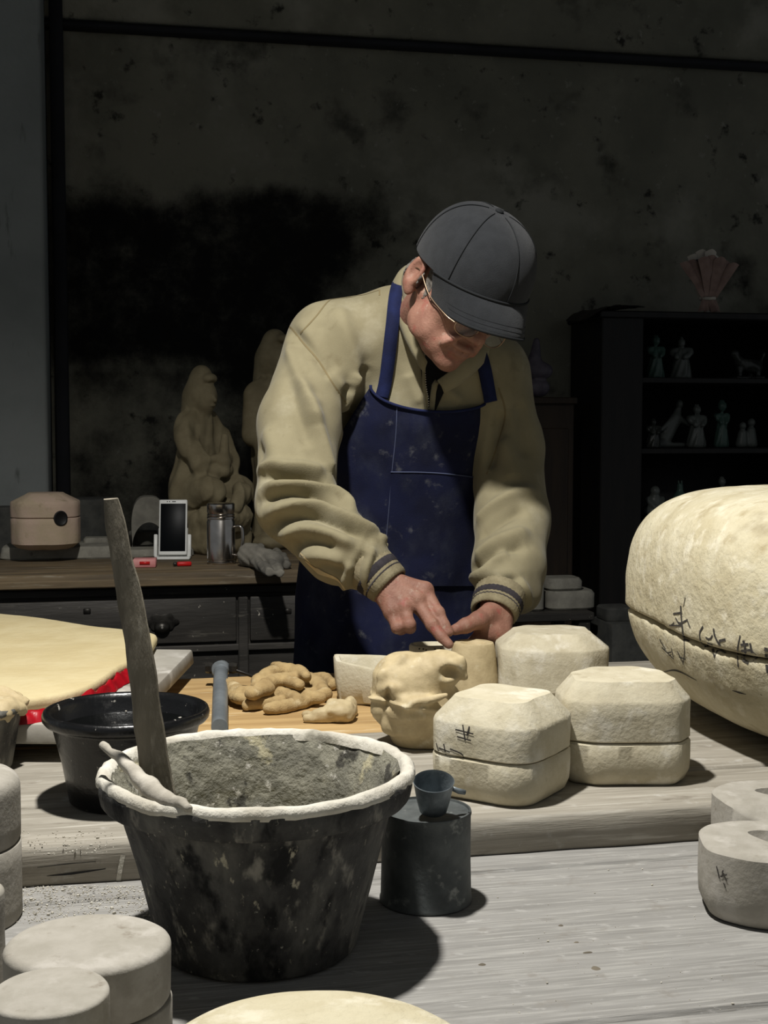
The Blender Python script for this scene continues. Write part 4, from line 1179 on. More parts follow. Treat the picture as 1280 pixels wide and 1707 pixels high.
# phone in its stand
c = P(287, 888, 3.49)
base = D(285, 934)
t = thing('phone_stand', (base[0], base[1], ZD), 'white plastic phone stand on the desk left of the thermos', 'phone stand')
sx = 3.49 / F
yy = base[1]
th = math.radians(14)
Rt = np.array(Matrix.Rotation(-th, 3, 'X'))
ctr = np.array([c[0], yy + .030, ZD])
V, Fc = box(ctr + np.array([-.003, .012, .004]), (.098, .075, .007), 0.06, .002); mesh('stand_base', V, Fc, 'white_plastic', t)
for s in (-1, 1):
    V, Fc = box(ctr + np.array([s * .046 - .003, .010, .036]), (.010, .012, .062), 0.06, .002, R=Rt); mesh('stand_arm', V, Fc, 'white_plastic', t)
V, Fc = box(ctr + np.array([-.003, .020, .045]), (.080, .006, .080), 0.06, .002, R=Rt); mesh('back_rest', V, Fc, 'white_plastic', t)
ph = ctr + np.array([-.001, .0105, .0865])
t = thing('smartphone', (ph[0], ph[1], ZD + .008), 'white smartphone with a black screen propped upright in its stand', 'phone')
def pbox(off, s, bev): 
    V, Fc = box((0, 0, 0), s, 0, bev, 2); V = (V + np.array(off)) @ Rt.T
    return rotz(V, .06) + ph, Fc
V, Fc = pbox((0, 0, 0), (.0765, .008, .153), .0035); mesh('phone_body', V, Fc, 'white_plastic', t)
V, Fc = pbox((0, -.0043, -.001), (.0680, .0008, .132), .0003); mesh('screen', V, Fc, 'screen', t)
for dx in (-.016, -.010, .0, .004):
    V, Fc = pbox((dx, -.0043, .0705), (.003 if dx < 0 else .006, .0008, .0022), .0003); mesh('speaker_slot', V, Fc, 'cable', t)
# steel thermos mug
c = D(366, 942); c = np.array([c[0], c[1] + .035, ZD])
t = thing('thermos_mug', c, 'shiny stainless steel thermos mug with a handle on the desk', 'mug')
V, Fc = lathe([(0, 0), (.036, 0), (.0375, .002), (.0375, .006), (.0355, .008), (.0355, .012), (.0372, .014), (.0372, .112), (.0352, .116), (.0352, .119), (.0372, .121), (.0372, .124), (.0350, .126)], c, 64); mesh('mug_body', V, Fc, 'steel', t, sharp=40)
V, Fc = lathe([(.0352, .126), (.0365, .128), (.0365, .131), (.0345, .133), (.0352, .135), (.0365, .137), (.0365, .158), (.034, .1605), (0, .161)], c, 64); mesh('lid', V, Fc, 'steel', t, sharp=40)
hp = [c + np.array([.036, -.004, .098]), c + np.array([.052, -.008, .100]), c + np.array([.058, -.009, .085]), c + np.array([.057, -.009, .050]), c + np.array([.047, -.007, .026]), c + np.array([.036, -.004, .024])]
V, Fc = tube(smooth_path(hp, 30), .006, 10, flatten=(1.2, .7)); mesh('mug_handle', V, Fc, 'steel', t)
# lighter, cigarette pack, cable
c = D(307, 944); V, Fc = box(c + np.array([0, 0, .0065]), (.038, .013, .012), .25, .004, 2)
t = thing('lighter', c, 'small red plastic lighter on the desk edge before the phone', 'lighter'); mesh('lighter_body', V, Fc, 'red', t)
V, Fc = box(c + np.array([-.0225, -.006, .0065]), (.010, .010, .010), .25, .002); mesh('lighter_cap', V, Fc, 'brass_old', t)
c = D(240, 946); t = thing('cigarette_pack', c, 'pink cardboard cigarette pack lying left of the phone', 'cigarette pack')
V, Fc = box(c + np.array([0, .015, .0115]), (.058, .05, .022), .1, .002); mesh('pack_body', V, Fc, 'pink_box', t)
V, Fc = box(c + np.array([.004, -.0112, .0125]), (.026, .0008, .008), .1, 0); mesh('red_print', V, Fc, 'red', t)
pts = [D(318, 925, .003), D(330, 912, .012), D(322, 908, .003), D(338, 914, .004), D(334, 922, .003), D(344, 915, .003), D(350, 913, .003)]
V, Fc = tube(smooth_path(pts, 50), .0022, 8); mesh('charging_cable', V, Fc, 'cable', label='black charging cable curled behind the phone and thermos', cat='cable')
# grey gloves at the desk corner, and a white slab behind
def gg(p):
    q = lambda x, y, h: D(x, y, h)
    d = rc(p, q(415, 925, .03), q(455, 935, .022), .032, .026)
    for pts in ([(440, 930), (462, 948), (468, 958)], [(425, 935), (445, 950), (458, 960)], [(455, 918), (470, 930), (478, 942)]):
        d = smin(d, chain(p, [q(x, y, .020 - .005 * k) for k, (x, y) in enumerate(pts)], [.015, .013, .011]), .004)
    d = smin(d, rc(p, q(412, 912, .03), q(432, 915, .04), .012, .014), .008)
    return smax(d + fbm(p, 28, 3, 2) * .004 + .0012 * np.sin(p[:, 0] * 220 + p[:, 2] * 300), ZD + .0006 - p[:, 2], .003)
c0 = D(440, 935, .02)
V, Q = snet(gg, c0 - np.array([.11, .2, .03]), c0 + np.array([.11, .2, .06]), .004)
mesh('grey_gloves', V, Q, 'glove_grey', label='grey crumpled work glove at the desk corner by the man', cat='glove')
small_block(424, 896, .085, .07, .028, 'plaster_grey', 'small whitish block with a jagged edge behind the grey glove', r=.12)

# ================================================================== clay statues
def facing(yaw): 
    # local x = figure's right, y = forward, z = up ; yaw turns the front towards the viewer's right
    f = np.array([math.sin(yaw), -math.cos(yaw), 0]); r = np.array([-math.cos(yaw), -math.sin(yaw), 0])
    return np.stack([r, f, np.array([0, 0, 1.0])], 1)       # columns
def statue_seated(c, R):
    def f(p):
        q = (p - c) @ R
        fold = np.sin(np.arctan2(q[:, 0], q[:, 1] + .02) * 9 + q[:, 2] * 22 + fbm(q, 14, 3) * 2.2)
        # pedestal rock
        d = bx(q, (0, .02, .055), (.170, .20, .11), .02) + fbm(q, 24, 2, 3) * .008
        rk = el(q, (0.0, .09, .095), (.085, .075, .045)) + fbm(q, 30, 5, 3) * .012
        d = smin(d, rk, .012)
        # seated legs and lap
        b = rc(q, (.035, -.01, .16), (.060, .095, .165), .060, .042)
        b = smin(b, rc(q, (-.035, -.01, .16), (-.060, .085, .160), .060, .044), .03)
        b = smin(b, el(q, (0, .00, .145), (.085, .075, .045)), .02)
        b = smin(b, rc(q, (-.03, .13, .16), (.02, .15, .12), .030, .020), .02)
        # draped torso: a flat wide cloak from the shoulders down
        qf = q.copy(); qf[:, 1] = (qf[:, 1] + .015) * 1.25
        b = smin(b, rc(qf, (0, 0, .15), (0, 0, .335), .092, .050), .03)
        b = smin(b, rc(qf, (.046, .0, .330), (-.046, .0, .330), .034, .034), .03)
        for s in (1, -1):
            b = smin(b, rc(q, (s * .070, .000, .30), (s * .062, .050, .235), .032, .028), .025)
            b = smin(b, rc(q, (s * .062, .050, .235), (s * .014, .085, .250), .026, .012), .016)
            b = smin(b, rc(q, (s * .058, .055, .225), (s * .050, .062, .150), .020, .012), .016)
        b = smin(b, rc(q, (.03, .075, .215), (-.03, .075, .215), .020, .020), .012)
        b = b + fold * .0028 + np.abs(np.sin(q[:, 0] * 75 + q[:, 2] * 22 + fbm(q, 16, 6) * 2)) * .0045 * np.clip((q[:, 1] + .02) / .05, 0, 1)
        # head, veil and top-knot
        h = el(q, (0, .014, .405), (.033, .037, .045))
        h = smin(h, rc(q, (0, .0, .33), (0, .008, .37), .022, .020), .012)
        h = smin(h, rc(q, (0, .050, .404), (0, .054, .396), .004, .006), .005)
        h = smin(h, el(q, (0, .046, .383), (.010, .006, .004)), .003)
        v = el(q, (0, -.006, .415), (.044, .042, .056))
        v = smin(v, rc(q, (0, -.03, .40), (0, -.042, .28), .036, .040), .02)
        v = smin(v, el(q, (0, .0, .458), (.030, .032, .030)), .014)
        v = smin(v, el(q, (0, .034, .452), (.024, .018, .014)), .008)
        v = smax(v, -el(q, (0, .062, .402), (.031, .05, .046)), .005)
        h = smin(h, v, .003)
        b = smin(b, h, .008)
        # vase / hands
        b = smin(b, rc(q, (.0, .085, .215), (.0, .092, .300), .020, .011), .006)
        b = smin(b, el(q, (0, .085, .238), (.024, .020, .016)), .006)
        return smax(smin(d, b, .004), .0005 - q[:, 2], .002)
    return f
c = P(338, 860, 3.72); c = np.array([c[0], c[1], ZD])
R = facing(math.radians(52))
V, Q = snet(statue_seated(c, R), c - np.array([.19, .19, .004]), c + np.array([.19, .19, .52]), .0034)
V[:, 2] = ZD + (V[:, 2] - ZD) * 1.10
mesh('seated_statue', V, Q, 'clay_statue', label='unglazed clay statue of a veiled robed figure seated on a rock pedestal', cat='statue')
def statue_standing(c, R):
    def f(p):
        q = (p - c) @ R
        fold = np.sin(np.arctan2(q[:, 0], q[:, 1] + .02) * 11 + fbm(q, 10, 3) * 2.0 + q[:, 2] * 5)
        d = el(q, (0, 0, .02), (.095, .085, .03)) + fbm(q, 24, 2, 3) * .006
        b = rc(q, (0, 0, .05), (0, -.005, .26), .068, .056)
        b = smin(b, rc(q, (0, -.005, .26), (0, -.012, .42), .058, .058), .03)
        b = smin(b, rc(q, (.055, -.012, .43), (-.055, -.012, .43), .032, .032), .03)
        for s in (1, -1):
            b = smin(b, rc(q, (s * .072, -.008, .42), (s * .085, .008, .32), .034, .036), .014)
            b = smin(b, rc(q, (s * .084, .010, .315), (s * .012, .075, .325), .032, .016), .014)
            b = smin(b, rc(q, (s * .072, .03, .30), (s * .075, .03, .12), .030, .014), .014)
        b = b + fold * .0024
        h = el(q, (0, .014, .520), (.034, .038, .048))
        h = smin(h, rc(q, (0, .0, .45), (0, .008, .49), .024, .021), .012)
        h = smin(h, rc(q, (0, .051, .520), (0, .056, .511), .004, .006), .005)
        h = smin(h, el(q, (0, .047, .496), (.010, .006, .004)), .003)
        v = el(q, (0, -.006, .532), (.045, .043, .058))
        v = smin(v, rc(q, (0, -.03, .52), (0, -.044, .38), .037, .042), .02)
        v = smin(v, el(q, (0, .004, .578), (.032, .034, .028)), .014)
        v = smin(v, el(q, (0, .040, .578), (.022, .020, .012)), .008)
        v = smax(v, -el(q, (0, .064, .518), (.032, .052, .048)), .005)
        b = smin(b, smin(h, v, .003), .008)
        return smax(smin(d, b, .01), .0005 - q[:, 2], .002)
    return f
c = P(458, 862, 3.84); c = np.array([c[0], c[1], ZD])
R = facing(math.radians(48))
V, Q = snet(statue_standing(c, R), c - np.array([.16, .16, .004]), c + np.array([.16, .16, .63]), .004)
V[:, 2] = ZD + (V[:, 2] - ZD) * 1.07
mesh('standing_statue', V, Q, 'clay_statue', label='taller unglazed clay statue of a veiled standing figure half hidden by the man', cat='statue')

# ================================================================== dark cabinet of figurines on the right
VC = 3.98; DC = .30
uc = lambda px, py=640: uv_of(W(px, py, VC))[0]
zc_ = lambda py, px=1140: W(px, py, VC)[2]
ZT = zc_(520)
ua, ub = uc(1003), uc(1003) + .92
t = thing('display_cabinet', RW((ua + ub) / 2, VC + DC / 2, 0), 'tall near-black open display cabinet full of figurines', 'cabinet')
th_ = uc(1072) - ua
for a, b, nm in ((ua, uc(1072), 'side_panel'), (ub - th_, ub, 'side_panel')):
    V, Fc = box(RW((a + b) / 2, VC + DC / 2, ZT / 2), (b - a, DC, ZT), A, .004); mesh(nm, V, Fc, 'dark_wood', t, sharp=30)
V, Fc = box(RW((ua + ub) / 2, VC + DC / 2, ZT - .012), (ub - ua + .02, DC + .02, .024), A, .004); mesh('cabinet_top', V, Fc, 'dark_wood', t, sharp=30)
V, Fc = box(RW((ua + ub) / 2, VC + DC - .006, ZT / 2), (ub - ua - .02, .010, ZT - .02), A, 0); mesh('back_panel', V, Fc, 'dark_wood', t)
shz = [zc_(634), zc_(752), zc_(872), zc_(1000)]
for z in shz:
    V, Fc = box(RW((ua + ub) / 2, VC + DC / 2, z), (ub - ua - 2 * th_ + .004, DC - .02, .018), A, .002); mesh('shelf', V, Fc, 'dark_wood', t, sharp=30)
V, Fc = box(RW((ua + ub) / 2, VC + .01, shz[-1] / 2), (ub - ua - 2 * th_, .018, shz[-1]), A, .003); mesh('lower_door', V, Fc, 'dark_wood', t, sharp=30)

def figurine(px, shelf, h_, w, mat, label, kind='robed', v=.14, yaw=0.2, mirror=1):
    z0 = shz[shelf] + .0095
    b_ = W(px, 640, VC + v); c = np.array([b_[0], b_[1], z0])
    R = facing(yaw)
    def f(p):
        q = (p - c) @ R / h_
        q[:, 0] *= mirror
        ww = w / h_
        if kind == 'robed':
            d = rc(q, (0, 0, .06), (0, 0, .55), ww * .50, ww * .30)
            d = smin(d, rc(q, (-ww * .36, 0, .66), (ww * .36, 0, .66), ww * .18, ww * .18), .06)
            for s in (1, -1): d = smin(d, rc(q, (s * ww * .42, 0, .64), (s * ww * .18, ww * .42, .50), ww * .17, ww * .12), .03)
            d = smin(d, el(q, (0, .01, .85), (.085, .09, .11)), .03)
            d = smin(d, el(q, (0, -.01, .95), (.05, .05, .05)), .02)
            d = d + .012 * np.sin(np.arctan2(q[:, 0], q[:, 1]) * 8 + q[:, 2] * 12)
        elif kind == 'leaning':
            d = rc(q, (.25, 0, .06), (-.05, 0, .55), .16, .12)
            d = smin(d, rc(q, (-.05, 0, .55), (-.12, 0, .78), .12, .07), .05)
            d = smin(d, el(q, (-.14, .02, .90), (.075, .08, .095)), .02)
            d = smin(d, rc(q, (-.05, .04, .66), (-.34, .10, .46), .07, .04), .04)
            d = smin(d, rc(q, (-.02, .04, .62), (.30, .10, .36), .07, .04), .04)
            d = smin(d, bx(q, (.1, 0, .05), (.7, .3, .1), .04), .04)
        elif kind == 'beast':
            d = rc(q, (-.30, 0, .42), (.28, 0, .50), .22, .20)
            d = smin(d, rc(q, (.28, .05, .50), (.52, .12, .74), .17, .12), .06)
            d = smin(d, el(q, (.56, .14, .82), (.16, .13, .13)), .05)
            for x in (-.34, -.22, .22, .34): d = smin(d, rc(q, (x, .10 if x in (-.34, .34) else -.10, .35), (x, .12 if x in (-.34, .34) else -.12, .08), .09, .07), .04)
            d = smin(d, bx(q, (0, 0, .05), (1.05, .5, .1), .03), .03)
            d = smin(d, rc(q, (-.48, 0, .5), (-.62, 0, .85), .06, .05), .05)
            d = d + fbm(q, 6, 4, 2) * .05
        elif kind == 'vase':
            d = rc(q, (0, 0, .16), (0, 0, .42), .15, .22)
            d = smin(d, rc(q, (0, 0, .45), (0, 0, .96), .10, .07), .12)
            d = smax(d, -rc(q, (0, 0, .75), (0, 0, 1.2), .045, .05), .02)
            d = smax(d, q[:, 2] - .98, .02)
        elif kind == 'seated':
            d = el(q, (0, 0, .20), (.38, .30, .20))
            d = smin(d, rc(q, (0, 0, .25), (0, -.02, .56), .26, .20), .1)
            for s in (1, -1): d = smin(d, rc(q, (s * .24, 0, .56), (s * .10, .22, .34), .10, .08), .05)
            d = smin(d, el(q, (0, .02, .82), (.15, .16, .17)), .04)
        else:                                   # couple: two heads over one body
            d = rc(q, (-.16, 0, .1), (-.14, 0, .5), .18, .13)
            d = smin(d, rc(q, (.16, 0, .1), (.14, 0, .42), .18, .13), .06)
            d = smin(d, el(q, (-.14, .02, .74), (.11, .12, .13)), .04)
            d = smin(d, el(q, (.14, .02, .64), (.10, .11, .12)), .04)
        return smax(d, .0 - q[:, 2], .01) * h_
    e = max(w, h_ * .75)
    V, Q = snet(f, c - np.array([e, e, .004]), c + np.array([e, e, h_ * 1.08]), h_ / 34)
    mesh('figurine', V, Q, mat, label=label, cat='figurine', group='figurines in the cabinet')
pm_ = 4.2 / F
figurine(1092, 0, .150, .060, 'celadon', 'pale green robed figurine at the left end of the top shelf')
figurine(1135, 0, .142, .072, 'porcelain', 'white robed figurine, second from left on the top shelf', yaw=-.2)
figurine(1245, 0, .105, .07, 'dark_glaze', 'dark glazed beast figurine on the top shelf', 'beast', yaw=.3)
figurine(1090, 1, .100, .05, 'dark_glaze', 'small dark robed figurine at the left end of the middle shelf', v=.08)
figurine(1122, 1, .165, .06, 'porcelain', 'pale leaning dancer figurine on the middle shelf', 'leaning', yaw=.2, v=.19)
figurine(1162, 1, .150, .065, 'porcelain', 'pale robed figurine in the middle of the middle shelf')
figurine(1204, 1, .165, .050, 'celadon', 'pale green slender robed figurine on the middle shelf')
figurine(1246, 1, .115, .07, 'porcelain', 'pale pair of figures joined at right end of the middle shelf', 'couple')
figurine(1094, 2, .110, .06, 'porcelain', 'pale seated figurine at the left of the lowest visible shelf', 'seated')
figurine(1136, 2, .130, .045, 'celadon', 'pale green narrow-necked vase on the lowest visible shelf', 'vase')
figurine(1206, 2, .140, .05, 'porcelain', 'pale slim robed figurine on the lowest visible shelf')
figurine(1258, 2, .110, .06, 'dark_glaze', 'dark seated figurine at the right of the lowest visible shelf', 'seated')

# bouquet in paper on the cabinet, and the cloth hanging over its corner
bq = W(1178, 518, VC + .10); bq = np.array([bq[0], bq[1], ZT + .0005])
t = thing('paper_bouquet', bq, 'dusty bouquet wrapped in pink paper on top of the cabinet', 'bouquet')
s_ = 4.25 / F
def fan(x0, x1, y0, y1, n, dep, mat, nm, wob=.01, seed=0):
    for k in range(n):
        f = (k + .5) / n
        xb = (f - .5) * .04; xt = x0 + (x1 - x0) * f
        hb = y0; ht = y1 * (1 - .25 * abs(f - .5)) 
        w0, w1 = .018, (x1 - x0) / n * 1.5
        Vp = []
        for i in range(9):
            g = i / 8
            x = xb + (xt - xb) * g; z = hb + (ht - hb) * g; w = w0 + (w1 - w0) * g
            for j in range(5):
                h = j / 4 - .5
                Vp.append(bq + (x + h * w) * UX + np.array([0, 0, z + .01 * math.cos(h * 3)]) + VX * (-dep - .035 * g * (1 - abs(2 * f - 1)) + .018 * abs(h) * g + (.02 * (1 if (k % 2) else -1)) * g * .4))
        Vp = np.array(Vp); Vp += (fbm(Vp, 30, seed + k)[:, None]) * .004
        i_ = np.arange(45).reshape(9, 5)
        Qp = np.stack([i_[:-1, :-1], i_[1:, :-1], i_[1:, 1:], i_[:-1, 1:]], -1).reshape(-1, 4)
        Vb = Vp + VX * .0012
        Va, Fa = join([(Vp, Qp), (Vb, Qp[:, ::-1])])
        mesh(nm, Va, Fa, mat, t)
fan(-.105, .095, .055, .185, 7, .02, 'wrap_paper', 'paper_wrap', seed=3)
fan(-.060, .050, .055, .215, 4, -.02, 'wrap_white', 'inner_paper', seed=13)
fan(-.040, .045, .055, .002, 4, .015, 'wrap_paper', 'paper_tail', seed=23)
V, Fc = tube([bq + np.array([-.022, -.012, .055]), bq + np.array([0, -.032, .052]), bq + np.array([.022, -.012, .055]), bq + np.array([.02, .012, .055]), bq + np.array([-.02, .012, .055]), bq + np.array([-.022, -.012, .055])], .006, 8)
mesh('ribbon_band', V, Fc, 'wrap_white', t)
for k in range(7):
    a = k * .9; q = bq + np.array([.03 * math.cos(a) - .01, .0, .165 + .012 * math.sin(a * 2)]) + VX * .02 * math.sin(a)
    V, Fc = lathe([(0, -.012), (.012, -.006), (.016, .004), (.010, .010), (.0, .006)], q, 14, wob=.004, wsc=90, seed=k)
    mesh('flower', V, Fc, 'wrap_white' if k % 2 else 'plaster_dark', t)
def cloth_f(u, v):
    pa = np.stack([W(978 + 100 * s, 520, VC - .012) for s in u]); 
    z = ZT + .006 + .012 * np.sin(u * 9) * (v) + .03 * np.maximum(0, u - .55) * v
    z = z - np.maximum(0, .35 - u) * .12 * (1 - .3 * v)
    p_ = pa + VX * (v * .20)[:, None]
    p_[:, 2] = z + fbm(p_, 22, 4) * .010 + .004
    return p_
V, Q = quadgrid(cloth_f, 40, 20)
V2 = V + np.array([0, 0, .003]); n_ = len(V)
Va, Fa = join([(V, Q), (V2, Q[:, ::-1])])
mesh('old_rag', Va, Fa, 'cloth_dark', label='dark crumpled rag hanging over the cabinet corner', cat='rag')

# brown cupboard post behind the man with a little ornament on top
wp = W(912, 700, 4.05)
zt2 = W(912, 662, 3.98)[2]
t = thing('narrow_cupboard', (wp[0], wp[1], 0), 'narrow dark brown wooden cupboard right behind the man\'s arm', 'cupboard')
V, Fc = box((wp[0] - .01, wp[1] + .02, zt2 / 2), (.155, .16, zt2 - .02), A, .003); mesh('cupboard_body', V, Fc, 'brown_wood', t, sharp=30)
V, Fc = box((wp[0] - .01, wp[1] + .015, zt2 - .011), (.17, .18, .022), A, .003); mesh('cupboard_top', V, Fc, 'brown_wood', t, sharp=30)
V, Fc = box((wp[0] - .01, wp[1] + .02, zt2 / 2 - .02) - VX * .083, (.115, .008, zt2 - .16), A, .003); mesh('cupboard_door', V, Fc, 'brown_wood', t, sharp=30)
oc = W(897, 660, 3.98); oc = np.array([oc[0], oc[1] + .02, zt2 + .0005])
def orn(p):
    q = p - oc
    d = el(q, (0, 0, .030), (.040, .035, .030))
    d = smin(d, el(q, (.004, 0, .085), (.046, .036, .030)), .010)
    d = smin(d, rc(q, (-.01, 0, .10), (-.005, 0, .18), .026, .010), .014)
    return smax(d + fbm(q, 40, 4, 2) * .003, .0004 - q[:, 2], .002)
V, Q = snet(orn, oc - np.array([.07, .06, .004]), oc + np.array([.07, .06, .21]), .004)
mesh('ornament', V, Q, 'lavender', label='dusty lavender ornament standing on the narrow brown cupboard', cat='ornament')

# low bench with stored moulds behind the man, right
zbn = P(945, 1022, 3.72)[2]
bl = P(945, 1022, 3.72); ubn, vbn = uv_of(bl)
t = thing('low_bench', RW(ubn - .05, vbn + .14, 0), 'low dark bench behind the man carrying grey molds', 'bench')
V, Fc = box(RW(ubn - .085, vbn + .14, zbn - .012), (.34, .28, .024), A, .003); mesh('bench_top', V, Fc, 'desk', t, sharp=30)
for du in (-.225, .06):
    for dv in (.03, .25):
        V, Fc = box(RW(ubn + du, vbn + dv, (zbn - .024) / 2), (.035, .035, zbn - .024), A, .002); mesh('leg', V, Fc, 'desk', t, sharp=30)
def sm_(px, w, d_, h_, z0, lb, dv=.05, rr=.3):
    b_ = W(px, 1010, vbn + dv); c = (b_[0], b_[1])
    V, Fc = block(fillet([(-w / 2, -d_ / 2), (w / 2, -d_ / 2), (w / 2, d_ / 2), (-w / 2, d_ / 2)], rr), [(z0 + .0005, .006), (z0 + .006, 0), (z0 + h_ - .01, 0), (z0 + h_, .008)], (c[0] + VX[0] * d_ / 2, c[1] + VX[1] * d_ / 2), A, 72, seed=int(px))
    mesh('stored_mold', V, Fc, 'plaster_dim', label=lb, cat='mold', group='molds stored behind the man', sharp=40)
sm_(956, .150, .12, .056, zbn, 'wider grey mold at the bottom of the pair on the low bench')
sm_(944, .112, .10, .036, zbn + .057, 'smaller grey mold on top of the pair on the low bench', .06)
sm_(890, .075, .11, .085, zbn, 'upright grey mold beside the pair, near the man\'s sleeve')
# boxes of plaster beside the bench on a crate
q = P(1040, 1035, 3.70)
zk = P(1030, 1040, 3.70)[2]
V, Fc = box((q[0], q[1] + .10, zk / 2), (.115, .20, zk), A, .006, 2); mesh('grey_bin', V, Fc, 'plaster_dark', label='plain grey bin on the floor between bench and cabinet', cat='bin', sharp=30)
V, Fc = block(fillet([(-.045, -.05), (.045, -.05), (.045, .05), (-.045, .05)], .2), [(zk + .0005, .003), (zk + .005, 0), (zk + .035, 0), (zk + .04, .006)], (q[0] - .010, q[1] + .09), A, 60)
mesh('stored_mold', V, Fc, 'plaster_dark', label='dull grey mold block on top of the grey bin', cat='mold', group='molds stored behind the man', sharp=40)
# ================================================================== the man
person = thing('person', (0.02, 2.62, 0), 'older man in khaki jacket, blue apron and dark cap, bent over the molds', 'person')
def zat(py, y): return P(640, py, y)[2]
TZ = np.array([0.55, 0.75, 0.95, 1.12, 1.30, 1.40, 1.47, 1.515, 1.56])
TX = np.array([0.010, 0.012, 0.018, 0.030, 0.045, 0.052, 0.056, 0.060, 0.062])
TY = np.array([2.63, 2.63, 2.615, 2.575, 2.515, 2.490, 2.470, 2.450, 2.440])
TRX = np.array([0.175, 0.180, 0.178, 0.170, 0.168, 0.165, 0.135, 0.080, 0.052])
TRY = np.array([0.130, 0.135, 0.135, 0.132, 0.125, 0.112, 0.090, 0.065, 0.050])
def torso(p, grow=0.0):
    z = p[:, 2]
    cx = np.interp(z, TZ, TX); cy = np.interp(z, TZ, TY); rx = np.interp(z, TZ, TRX) + grow; ry = np.interp(z, TZ, TRY) + grow
    qx = (p[:, 0] - cx) / rx; qy = (p[:, 1] - cy) / ry
    k0 = np.hypot(qx, qy); k1 = np.hypot(qx / rx, qy / ry) + 1e-9
    d = k0 * (k0 - 1) / k1
    return d * 0.93
SR = P(552, 580, 2.43); AR = P(500, 705, 2.36); ER = P(492, 838, 2.275); FR = P(566, 912, 2.215); WR = P(640, 968, 2.178)
SL = P(812, 622, 2.50); AL = P(842, 745, 2.48); EL = P(854, 868, 2.42); FL = P(848, 945, 2.33); WL = P(826, 1010, 2.235)
def jacket(p):
    d = torso(p)
    d = smax(d, 0.66 - p[:, 2], .02)
    d = smax(d, p[:, 2] - 1.535, .02)
    # shoulders
    d = smin(d, rc(p, SR, P(672, 545, 2.45), .080, .078), .035)
    d = smin(d, rc(p, SL, P(712, 548, 2.46), .076, .075), .035)
    # hunched back
    d = smin(d, el(p, (0.045, 2.55, 1.43), (.15, .10, .085)), .04)
    ra = rc(p, SR, AR, .084, .075)
    ra = smin(ra, rc(p, AR, ER, .074, .069), .02)
    ra = smin(ra, rc(p, ER, FR, .069, .062), .02)
    ra = smin(ra, rc(p, FR, P(603, 936, 2.196), .062, .050), .02)
    la = rc(p, SL, AL, .080, .070)
    la = smin(la, rc(p, AL, EL, .070, .068), .02)
    la = smin(la, rc(p, EL, FL, .068, .064), .02)
    la = smin(la, rc(p, FL, FL + (WL - FL) * .55, .064, .050), .02)
    la = smin(la, el(p, P(864, 992, 2.30), (.040, .036, .034)), .02)
    d = smin(d, ra, .022)
    d = smin(d, la, .022)
    return d
V, Q = snet(jacket, (-.27, 2.05, .62), (.38, 2.80, 1.58), .0044)
V = relax(V, Q, 1, .5)
tree = BVHTree.FromPolygons([Vector(v) for v in V], [tuple(int(i) for i in f) for f in Q])
Nn = vnormals(V, Q)
k2 = lambda x, y: (400 + x / 2.2857, 620 + y / 2.2857)
k1 = lambda x, y: (400 + x / 2.2857, 300 + y / 2.2857)
